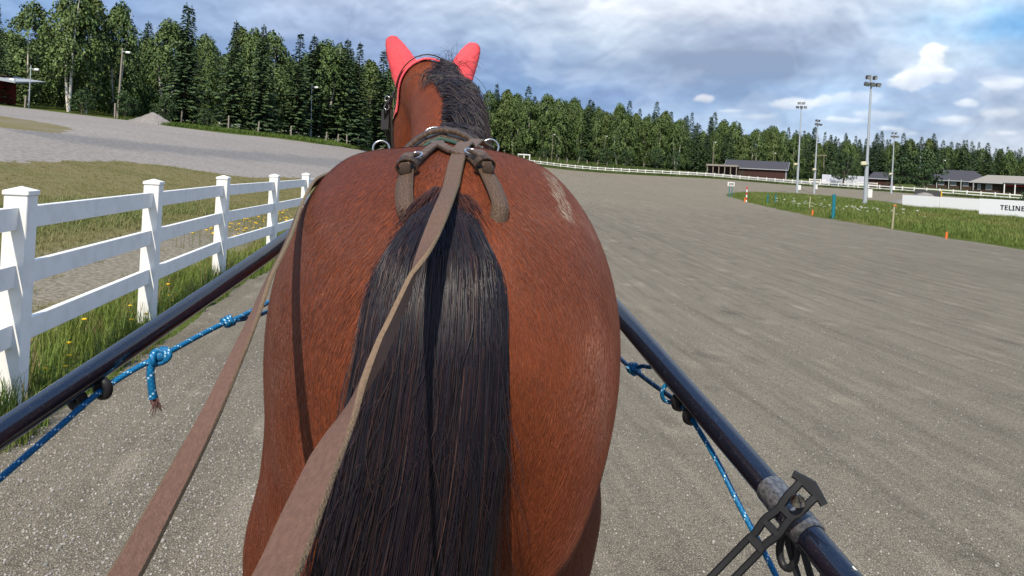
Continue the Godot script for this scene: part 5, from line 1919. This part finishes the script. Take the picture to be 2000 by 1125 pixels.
	for t in [[Vector3(-0.183, 1.574, -1.128), 0.0245, 0.024], [Vector3(0.141, 1.596, -1.091), 0.0245, 0.024], [Vector3(-0.022, 1.625, -1.11), 0.034, 0.022]]:
		m = MB.new()
		m.ring(t[0], Vector3(0.1, 0.1, 1).normalized(), Vector3.UP, t[1], t[2], 0.0030, 0.0, TAU, 28, 8)
		var rg := part("ring", m.mesh(), M.metal, o)
		m = MB.new()
		var q: Array = snap(Vector3(t[0].x, t[0].y - 0.03, -t[0].z), 0.0)
		m.tube(PackedVector3Array([q[0], t[0] - Vector3(0, t[2], 0)]), PackedFloat32Array([0.007, 0.005]), 8)
		part("stem", m.mesh(), M.metal, rg)
	# girth and breast strap
	m = MB.new()
	sp = around(1.10, 1.85, TAU - 1.85, 22, 0.010, 1.15)
	m.strap(sp[0], sp[1], PackedFloat32Array([0.06]), 0.008, Color(0.5, 0.5, 0.5), tan)
	part("girth", m.mesh(), M.leather, o)
	# ear bonnet
	o = thing("ear_bonnet", "coral red cloth ear bonnet covering both ears of the horse", "ear bonnet")
	o.transform = HORSE
	for s in 2:
		var pts := [Vector3(-0.128, 1.862, -2.005), Vector3(-0.148, 1.915, -2.008), Vector3(-0.172, 1.962, -2.010), Vector3(-0.193, 2.003, -2.013), Vector3(-0.208, 2.034, -2.016), Vector3(-0.214, 2.053, -2.017), Vector3(-0.216, 2.060, -2.017)] if s == 0 else [Vector3(0.066, 1.862, -1.945), Vector3(0.074, 1.908, -1.945), Vector3(0.089, 1.950, -1.948), Vector3(0.106, 1.990, -1.952), Vector3(0.121, 2.022, -1.956), Vector3(0.129, 2.038, -1.958), Vector3(0.132, 2.045, -1.958)]
		var rr := [0.062, 0.064, 0.056, 0.045, 0.033, 0.022, 0.006] if s == 0 else [0.050, 0.057, 0.053, 0.045, 0.034, 0.023, 0.005]
		var cv := Curve3D.new()
		for i in pts.size():
			var tg: Vector3 = (pts[mini(i + 1, 6)] - pts[maxi(i - 1, 0)]) / 6.0
			cv.add_point(pts[i], -tg, tg)
		m = MB.new()
		var pp := PackedVector3Array()
		var ra := PackedFloat32Array()
		for i in 25:
			var f := i / 4.0
			pp.append(cv.samplef(f))
			var k := mini(int(f), 5)
			ra.append(lerpf(rr[k], rr[k + 1], f - k) * (1.0 + 0.02 * sin(i * 2.1)))
		m.tube(pp, ra, 20, Color.WHITE, true, 0.62, Vector3(0.25 if s == 0 else -0.3, 0, 1))
		var ear := part("ear_cover", m.mesh(), M.coral, o)
		m = MB.new()
		var sl := PackedVector3Array()
		for i in 24:
			sl.append(pp[i] + Vector3(0.12 if s == 0 else -0.12, 0.05, 1).normalized() * (ra[i] * 0.63))
		m.tube(sl, PackedFloat32Array([0.0016]), 6)
		part("seam", m.mesh(), M.coral, ear)
	var bd := [Vector3(-0.185, 1.745, 1.985), Vector3(-0.182, 1.79, 1.972), Vector3(-0.160, 1.845, 1.952), Vector3(-0.125, 1.888, 1.94), Vector3(-0.07, 1.925, 1.93), Vector3(-0.01, 1.935, 1.93), Vector3(0.04, 1.915, 1.94), Vector3(0.065, 1.86, 1.96)]
	sp = skin_path(bd, 0.008, 4)
	m = MB.new()
	m.strap(sp[0], sp[1], PackedFloat32Array([0.02, 0.026]), 0.005)
	part("band", m.mesh(), M.coral, o)
	m = MB.new()
	var ncol := bd.size()
	for j in 6:
		for i in ncol:
			var b: Vector3 = bd[i]
			var q: Array = snap(b + Vector3(0, -0.012 * j, 0.026 * j), 0.007)
			m.vert(q[0], q[1])
	for j in 5:
		for i in ncol - 1:
			m.quad(j * ncol + i, j * ncol + i + 1, (j + 1) * ncol + i + 1, (j + 1) * ncol + i)
	part("cap", m.mesh(), M.coral, o)
	# bridle
	o = thing("bridle", "black leather bridle with small steel buckles on the left side of the head", "bridle")
	o.transform = HORSE
	m = MB.new()
	sp = skin_path([Vector3(-0.19, 1.79, 2.0), Vector3(-0.172, 1.84, 1.975), Vector3(-0.135, 1.895, 1.96), Vector3(-0.075, 1.938, 1.955), Vector3(-0.01, 1.948, 1.955), Vector3(0.04, 1.925, 1.96), Vector3(0.065, 1.86, 1.99)], 0.018, 4)
	m.strap(sp[0], sp[1], PackedFloat32Array([0.014]), 0.005)
	part("crownpiece", m.mesh(), M.dark_leather, o)
	for s in [-1.0, 1.0]:
		for k in 3:
			m = MB.new()
			var x: float = -0.085 + s * (0.107 + 0.012 * k)
			var pp := PackedVector3Array([Vector3(x, 1.83 - 0.02 * k, -2.0), Vector3(x - 0.012 + s * 0.004, 1.76, -2.03 - 0.01 * k), Vector3(x - 0.012, 1.69, -2.07 - 0.012 * k), Vector3(x - 0.004 - s * 0.006 * k, 1.60, -2.12), Vector3(x - s * 0.02 - 0.03, 1.46, -2.25)])
			m.strap(pp, PackedVector3Array([Vector3(s, 0.1, 0.45).normalized()]), PackedFloat32Array([0.016]), 0.005)
			part("cheek_strap", m.mesh(), M.dark_leather, o)
		m = MB.new()
		m.box(Vector3(-0.085 + s * 0.142, 1.715, -2.075), Vector3(0.006, 0.085, 0.07), Basis(Vector3.UP, s * -0.5), 0.003)
		part("blinker", m.mesh(), M.dark_leather, o)
		for y in [1.80, 1.765]:
			m = MB.new()
			m.ring(Vector3(-0.085 + s * 0.135, y, -2.02), Vector3(s * 0.5, 0, 1).normalized(), Vector3.UP, 0.011, 0.011, 0.002, 0.0, TAU, 14, 5)
			part("buckle", m.mesh(), M.metal, o)
		m = MB.new()
		m.strap(PackedVector3Array([Vector3(-0.085 + s * 0.115, 1.75, -2.0), Vector3(-0.11 + s * 0.075, 1.57, -2.02), Vector3(-0.12, 1.50, -2.06)]), PackedVector3Array([Vector3(s, 0, 0.6).normalized()]), PackedFloat32Array([0.012]), 0.004)
		part("throat_lash", m.mesh(), M.dark_leather, o)
	m = MB.new()
	m.ring(Vector3(-0.062, 1.958, -1.96), Vector3(0, 0.2, 1).normalized(), Vector3.UP, 0.012, 0.010, 0.0032, 0.0, TAU, 16, 6)
	m.ball(Vector3(-0.062, 1.962, -1.965), Vector3(0.006, 0.006, 0.006))
	part("poll_ring", m.mesh(), M.dark, o)
	for s in [-0.105, -0.02]:
		m = MB.new()
		m.ring(Vector3(s, 1.937, -1.945), Vector3(0, 0.2, 1).normalized(), Vector3.UP, 0.020, 0.014, 0.0028, -1.6, 1.6, 14, 6)
		part("strap_loop", m.mesh(), M.dark_leather, o)
	# reins
	rein("rein", "broad brown rein running from the saddle ring down across the tail", [HORSE * Vector3(0.141, 1.596, -1.091), HORSE * Vector3(0.09, 1.595, -0.75), Vector3(-0.077, 1.592, -1.66), Vector3(-0.084, 1.572, -1.5), Vector3(-0.0886, 1.532, -1.30), Vector3(-0.0895, 1.484, -1.06), Vector3(-0.098, 1.438, -0.955), Vector3(-0.105, 1.400, -0.845), Vector3(-0.107, 1.367, -0.68), Vector3(-0.107, 1.354, -0.56), Vector3(-0.106, 1.346, -0.48), Vector3(-0.102, 1.342, -0.41), Vector3(-0.099, 1.338, -0.36), Vector3(-0.097, 1.338, -0.30)],
		[Vector3(0, 1, 0.1), Vector3(0, 1, 0.1), Vector3(0, 1, 0.35), Vector3(0.05, 1, 0.7), Vector3(-0.1, 0.4, 1), Vector3(-0.15, 0.25, 1), Vector3(-0.28, 0.12, 1), Vector3(-0.5, -0.2, 0.88), Vector3(-0.52, -0.2, 0.86), Vector3(-0.5, 0.2, 1), Vector3(-0.3, 0.8, 1), Vector3(-0.2, 0.9, 1), Vector3(-0.2, 0.9, 1), Vector3(-0.2, 0.9, 1)], 0.027, 0.025)
	rein("rein", "narrow twisted brown rein hanging beside the left flank", [HORSE * Vector3(-0.183, 1.574, -1.128), HORSE * Vector3(-0.225, 1.52, -0.75), Vector3(-0.365, 1.497, -1.5), Vector3(-0.347, 1.486, -1.34), Vector3(-0.338, 1.453, -1.24), Vector3(-0.315, 1.413, -1.10), Vector3(-0.293, 1.38, -0.95), Vector3(-0.278, 1.356, -0.86), Vector3(-0.261, 1.335, -0.76), Vector3(-0.244, 1.316, -0.66), Vector3(-0.232, 1.302, -0.58), Vector3(-0.222, 1.291, -0.51), Vector3(-0.212, 1.285, -0.45), Vector3(-0.204, 1.281, -0.39)],
		[Vector3(-0.4, 1, 0.1), Vector3(-0.8, 1, 0.1), Vector3(-1, 0.5, 0.15), Vector3(-1, 0.45, 0.3), Vector3(-1, 0.4, 0.25), Vector3(-1, 0.55, 0.3), Vector3(-1, 0.6, 0.2), Vector3(-0.95, 0.9, 0.15), Vector3(-0.5, 1, 0.45), Vector3(-0.1, 1, 0.8), Vector3(0.2, 0.9, 1), Vector3(0.3, 0.9, 1), Vector3(0.3, 0.9, 1), Vector3(0.3, 0.9, 1)], 0.022, 0.019)

func rein(called: String, label: String, pts: Array, nr: Array, w_far: float, w_near: float) -> void:
	var cv := Curve3D.new()
	for i in pts.size():
		var a: Vector3 = pts[maxi(i - 1, 0)]
		var b: Vector3 = pts[mini(i + 1, pts.size() - 1)]
		var t := (b - a).normalized() * minf((pts[i] - a).length() if i > 0 else 1.0, (b - pts[i]).length() if i < pts.size() - 1 else 1.0) * 0.33
		cv.add_point(pts[i], -t, t)
	var pp := PackedVector3Array()
	var nn := PackedVector3Array()
	var sub := 8
	for i in (pts.size() - 1) * sub + 1:
		var f := float(i) / sub
		var k := mini(int(f), pts.size() - 2)
		var p := cv.samplef(f)
		# keep clear of the skin
		var q := HORSE.affine_inverse() * p
		var fq := Vector3(q.x, q.y, -q.z)
		if fq.z > -0.15:
			var d := sd(fq, range(pr.size()))
			if d < 0.006:
				var g := grad(fq, range(pr.size()))
				p = HORSE * (q + Vector3(g.x, g.y, -g.z) * (0.006 - d))
		pp.append(p)
		nn.append(((nr[k] as Vector3).normalized().lerp((nr[k + 1] as Vector3).normalized(), f - k)).normalized())
	var wid := PackedFloat32Array()
	for p in pp:
		wid.append(lerpf(w_near, w_far, ss(-0.5, -1.4, p.z)))
	var m := MB.new()
	m.strap(pp, nn, wid, 0.0052, Color(0.42, 0.33, 0.37), Color(0.60, 0.58, 0.56))
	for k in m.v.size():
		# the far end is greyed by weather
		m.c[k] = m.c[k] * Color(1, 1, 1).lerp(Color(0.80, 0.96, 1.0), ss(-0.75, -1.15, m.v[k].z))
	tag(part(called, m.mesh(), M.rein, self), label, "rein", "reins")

# ---------------------------------------------------------------- cart
func curve(pts: Array, sub: int) -> PackedVector3Array:
	var cv := Curve3D.new()
	for i in pts.size():
		var t: Vector3 = (pts[mini(i + 1, pts.size() - 1)] - pts[maxi(i - 1, 0)]) / 6.0
		cv.add_point(pts[i], -t, t)
	var pp := PackedVector3Array()
	for i in (pts.size() - 1) * sub + 1:
		pp.append(cv.samplef(float(i) / sub))
	return pp

func knot(o: Node3D, p: Vector3, d: Vector3, r: float, size: float) -> void:
	var m := MB.new()
	var u := d.normalized()
	for k in 4:
		var ax := (u + jit(0.9)).normalized()
		m.ring(p + u * (k - 1.5) * r * 0.9 + jit(0.002), ax, Vector3.UP, size, size * rng.randf_range(0.75, 1.05), r, 0.0, TAU, 18, 8)
	m.ball(p, Vector3(size, size, size) * 0.9)
	for k in m.t.size():
		m.t[k] = Vector2(m.t[k].x, m.t[k].y * 30.0)
	part("knot", m.mesh(), M.rope, o)

func build_cart() -> void:
	rng.seed = 900
	var o := thing("jog_cart", "two black lacquered shafts of a jog cart reaching along the horse", "cart")
	var Lp := [Vector3(-0.83, 0.915, -0.10), Vector3(-0.765, 1.030, -0.70), Vector3(-0.719, 1.110, -1.11), Vector3(-0.672, 1.190, -1.52), Vector3(-0.624, 1.274, -1.94), Vector3(-0.60, 1.33, -2.25), Vector3(-0.58, 1.35, -2.5), Vector3(-0.56, 1.36, -2.7)]
	var Rp := [Vector3(0.66, 0.81, -0.10), Vector3(0.527, 0.962, -0.70), Vector3(0.445, 1.039, -0.98), Vector3(0.401, 1.086, -1.13), Vector3(0.328, 1.156, -1.375), Vector3(0.255, 1.226, -1.62), Vector3(0.172, 1.30, -1.94), Vector3(0.125, 1.34, -2.25), Vector3(0.10, 1.36, -2.5), Vector3(0.09, 1.36, -2.7)]
	for s in 2:
		var m := MB.new()
		m.tube(curve(Lp if s == 0 else Rp, 8), PackedFloat32Array([0.0205]), 20, Color.WHITE, true, 1.0, Vector3.UP, 1.0)
		part("shaft", m.mesh(), M.shaft, o)
	# rubber stops where the ropes pass
	for t in [[Vector3(-0.706, 1.108, -1.285), Vector3(0.11, 0.2, -1)], [Vector3(-0.680, 1.120, -1.315), Vector3(0.11, 0.2, -1)], [Vector3(0.325, 1.131, -1.385), Vector3(-0.29, 0.28, -1)], [Vector3(0.337, 1.120, -1.345), Vector3(-0.29, 0.28, -1)]]:
		var m := MB.new()
		m.ring(t[0], (t[1] as Vector3).normalized(), Vector3.UP, 0.009, 0.012, 0.009, 0.0, TAU, 18, 8)
		part("rope_stop", m.mesh(), M.rubber, o)
	# clear tape wound round the right shaft
	for k in 4:
		var a := Vector3(0.401, 1.086, -1.13).lerp(Vector3(0.445, 1.039, -0.98), [0.02, 0.14, 0.36, 0.46][k])
		var b := Vector3(0.401, 1.086, -1.13).lerp(Vector3(0.445, 1.039, -0.98), [0.20, 0.33, 0.52, 0.63][k])
		var m := MB.new()
		m.tube(PackedVector3Array([a, a.lerp(b, 0.06), a.lerp(b, 0.5), a.lerp(b, 0.94), b]), PackedFloat32Array([0.0209 + 0.0003 * k, 0.0222 + 0.0004 * k, 0.0226 + 0.0003 * k, 0.0222 + 0.0004 * k, 0.0209]), 20, Color.WHITE, false)
		part("tape", m.mesh(), M.tape, o)
	var m := MB.new()
	var pin := Vector3(0.4025, 1.1115, -1.021)
	m.tube(PackedVector3Array([Vector3(0.425, 1.07, -1.07), pin]), PackedFloat32Array([0.004]), 8)
	m.tube(PackedVector3Array([pin - Vector3(0.0, 0.003, 0), pin + Vector3(-0.001, 0.004, 0.002), pin + Vector3(-0.003, 0.011, 0.006)]), PackedFloat32Array([0.0095, 0.009, 0.001]), 14)
	part("pin", m.mesh(), M.metal, o)
	# bracket and rings under the shaft
	m = MB.new()
	m.ring(Vector3(0.412, 1.022, -1.07), Vector3(-0.8, 0.1, 0.6).normalized(), Vector3.UP, 0.013, 0.024, 0.0055, 0.0, TAU, 20, 8)
	part("ring", m.mesh(), M.rubber, o)
	m = MB.new()
	for k in 3:
		m.strap(PackedVector3Array([Vector3(0.418 + 0.012 * k, 1.066, -1.07 + 0.02 * k), Vector3(0.412 + 0.014 * k, 1.03, -1.07 + 0.02 * k), Vector3(0.430 + 0.012 * k, 0.96, -1.04 + 0.02 * k), Vector3(0.45 + 0.012 * k, 0.88, -1.0)]), PackedVector3Array([Vector3(-0.7, 0.2, 0.7)]), PackedFloat32Array([0.011]), 0.004)
	part("hanger_strap", m.mesh(), M.rubber, o)
	m = MB.new()
	m.box(Vector3(0.463, 1.047, -0.975), Vector3(0.016, 0.002, 0.03), Basis(Vector3(0.7, -0.65, 0.0).normalized(), Vector3(0.60, 0.7, 0.4).normalized(), Vector3(-0.3, 0.3, 0.9).normalized()))
	part("white_decal", m.mesh(), M.white, o)
	# ribbed foot rests and cross bar, seat frame and wheels behind
	for s in [-1.0, 1.0]:
		m = MB.new()
		var pp := PackedVector3Array()
		var rr := PackedFloat32Array()
		for i in 41:
			pp.append(Vector3(-0.775 + 0.145 * i / 40.0 if s < 0 else 0.50 + 0.16 * i / 40.0, 0.972, -0.93))
			rr.append(0.026 if i % 4 < 2 else 0.022)
		m.tube(pp, rr, 14)
		part("foot_rest", m.mesh(), M.rubber, o)
	m = MB.new()
	m.tube(PackedVector3Array([Vector3(-0.83, 0.915, -0.10), Vector3(-0.5, 0.86, 0.15), Vector3(0.35, 0.78, 0.15), Vector3(0.66, 0.81, -0.10)]), PackedFloat32Array([0.02]), 14)
	part("seat_frame", m.mesh(), M.shaft, o)
	for s in [-1.0, 1.0]:
		var cx := -0.92 if s < 0 else 0.78
		m = MB.new()
		m.ring(Vector3.ZERO, Vector3.RIGHT, Vector3.UP, 0.325, 0.325, 0.022, 0.0, TAU, 48, 10)
		var w := part("wheel", m.mesh(), M.rubber, o)
		w.position = Vector3(cx, 0.35, 0.45)
		m = MB.new()
		m.ring(Vector3.ZERO, Vector3.RIGHT, Vector3.UP, 0.300, 0.300, 0.010, 0.0, TAU, 48, 8)
		m.tube(PackedVector3Array([Vector3(-0.05, 0, 0), Vector3(0.05, 0, 0)]), PackedFloat32Array([0.03]), 12)
		part("rim", m.mesh(), M.metal, w)
		for k in 18:
			m = MB.new()
			var d := Vector3(0, cos(TAU * k / 18.0), sin(TAU * k / 18.0))
			m.tube(PackedVector3Array([d * 0.02 + Vector3(0.03 * (1 if k % 2 else -1), 0, 0), d * 0.297]), PackedFloat32Array([0.0014]), 5, Color.WHITE, false)
			part("spoke", m.mesh(), M.metal, w)
	m = MB.new()
	m.tube(PackedVector3Array([Vector3(-0.92, 0.35, 0.45), Vector3(-0.6, 0.6, 0.4), Vector3(0.46, 0.55, 0.4), Vector3(0.78, 0.35, 0.45)]), PackedFloat32Array([0.022]), 14)
	part("axle_arch", m.mesh(), M.shaft, o)
	# blue ropes
	o = thing("blue_rope", "knotted blue braided rope tied along the left shaft with a frayed end", "rope", Vector3.ZERO, 0.0, "blue ropes on the cart shafts")
	m = MB.new()
	m.tube(curve([Vector3(-0.76, 0.965, -0.9), Vector3(-0.722, 1.042, -1.12), Vector3(-0.697, 1.081, -1.2), Vector3(-0.684, 1.113, -1.3), Vector3(-0.66, 1.136, -1.36), Vector3(-0.634, 1.152, -1.4), Vector3(-0.611, 1.164, -1.42), Vector3(-0.592, 1.176, -1.5), Vector3(-0.573, 1.186, -1.58), Vector3(-0.559, 1.190, -1.6), Vector3(-0.545, 1.197, -1.7), Vector3(-0.525, 1.206, -1.85), Vector3(-0.50, 1.21, -2.0)], 5), PackedFloat32Array([0.0052]), 10, Color.WHITE, true, 1.0, Vector3.UP, 30.0)
	m.tube(curve([Vector3(-0.557, 1.188, -1.6), Vector3(-0.549, 1.178, -1.7), Vector3(-0.535, 1.176, -1.85), Vector3(-0.50, 1.18, -2.0)], 5), PackedFloat32Array([0.0046]), 10, Color.WHITE, true, 1.0, Vector3.UP, 30.0)
	part("rope", m.mesh(), M.rope, o)
	knot(o, Vector3(-0.624, 1.157, -1.405), Vector3(0.7, 0.4, -0.6), 0.0052, 0.0125)
	knot(o, Vector3(-0.568, 1.187, -1.585), Vector3(0.6, 0.25, -0.8), 0.0048, 0.0095)
	m = MB.new()
	m.tube(curve([Vector3(-0.634, 1.152, -1.395), Vector3(-0.635, 1.13, -1.392), Vector3(-0.632, 1.105, -1.393), Vector3(-0.629, 1.083, -1.395)], 5), PackedFloat32Array([0.0062, 0.0066, 0.007, 0.007, 0.007, 0.007, 0.007, 0.007, 0.007, 0.007, 0.007, 0.007, 0.007, 0.0075, 0.008, 0.009]), 10, Color.WHITE, true, 1.0, Vector3.UP, 30.0)
	part("loose_end", m.mesh(), M.rope, o)
	m = MB.new()
	for i in 26:
		var p := Vector3(-0.627, 1.083, -1.394) + jit(0.005)
		var d := Vector3(rng.randf_range(-0.1, 0.75), -1, rng.randf_range(-0.3, 0.3)).normalized()
		m.strand(PackedVector3Array([p, p + d * 0.010 + jit(0.003), p + d * rng.randf_range(0.018, 0.03) + jit(0.006)]), Vector3(0, 0, 1), 0.0022, 0.001, Color(0.16, 0.07, 0.06), Color(0.08, 0.05, 0.05))
	part("frayed_fibres", m.mesh(), M.bark, o)
	o = thing("blue_rope", "blue braided rope hanging from the stops of the right shaft", "rope", Vector3.ZERO, 0.0, "blue ropes on the cart shafts")
	m = MB.new()
	m.tube(curve([Vector3(0.22, 1.125, -2.0), Vector3(0.25, 1.128, -1.8), Vector3(0.263, 1.131, -1.65), Vector3(0.275, 1.129, -1.6), Vector3(0.295, 1.126, -1.52), Vector3(0.320, 1.124, -1.42), Vector3(0.331, 1.120, -1.37), Vector3(0.341, 1.106, -1.32), Vector3(0.358, 1.076, -1.25), Vector3(0.379, 1.032, -1.2), Vector3(0.402, 0.987, -1.14), Vector3(0.43, 0.93, -1.08), Vector3(0.46, 0.87, -1.0)], 5), PackedFloat32Array([0.0046]), 10, Color.WHITE, true, 1.0, Vector3.UP, 30.0)
	m.tube(curve([Vector3(0.276, 1.129, -1.6), Vector3(0.290, 1.141, -1.585), Vector3(0.302, 1.146, -1.56), Vector3(0.296, 1.165, -1.53), Vector3(0.285, 1.19, -1.52)], 5), PackedFloat32Array([0.0044]), 10, Color.WHITE, true, 1.0, Vector3.UP, 30.0)
	part("rope", m.mesh(), M.rope, o)
	knot(o, Vector3(0.275, 1.128, -1.605), Vector3(0.5, 0.0, 0.8), 0.0044, 0.0095)
	m = MB.new()
	m.ring(Vector3(0.318, 1.139, -1.415), Vector3(-0.29, 0.28, -1).normalized(), Vector3.UP, 0.0225, 0.0225, 0.004, 0.0, TAU, 24, 8)
	for k in m.t.size(): m.t[k] = Vector2(m.t[k].x, m.t[k].y * 30.0)
	part("hitch", m.mesh(), M.rope, o)
	# rubber ladder strap hooked over the pin
	o = thing("rubber_strap", "black slotted rubber strap hooked over the steel pin of the right shaft", "strap")
	var a := Vector3(0.428, 1.134, -1.03)
	var b := Vector3(0.319, 0.992, -1.05)
	var dd := (b - a).normalized()
	var up := Vector3(-0.40, 0.42, 1.0)
	up = (up - dd * up.dot(dd)).normalized()
	var sd_ := dd.cross(up).normalized()
	var at := func(f: float, w: float) -> Vector3: return a + dd * f + sd_ * w + up * 0.004 * sin(f * 30.0)
	for s in [-1.0, 1.0]:
		m = MB.new()
		var pp := PackedVector3Array()
		var ww := PackedFloat32Array()
		for i in 41:
			var f := lerpf(0.008, 0.33, i / 40.0)
			var w := 0.0105 + 0.006 * exp(-pow(f / 0.02, 2.0)) - 0.0015 * sin(f * 130.0) * (1.0 if f < 0.12 else 0.0)
			pp.append(at.call(f, s * w))
			ww.append(0.0108 if f < 0.11 else 0.0095)
		m.strap(pp, PackedVector3Array([up]), ww, 0.0055)
		part("side_band", m.mesh(), M.rubber, o)
	for f in [[0.004, 0.052, 0.011], [0.011, 0.040, 0.011], [0.056, 0.024, 0.012], [0.086, 0.024, 0.011], [0.116, 0.024, 0.014], [0.25, 0.028, 0.01]]:
		m = MB.new()
		var pp := PackedVector3Array()
		for i in 9:
			var w: float = lerpf(-0.5, 0.5, i / 8.0) * f[1]
			pp.append(at.call(f[0] + (absf(w) * 0.35 if f[0] < 0.01 else 0.0), w))
		m.strap(pp, PackedVector3Array([up]), PackedFloat32Array([f[2]]), 0.0062)
		part("rung", m.mesh(), M.rubber, o)
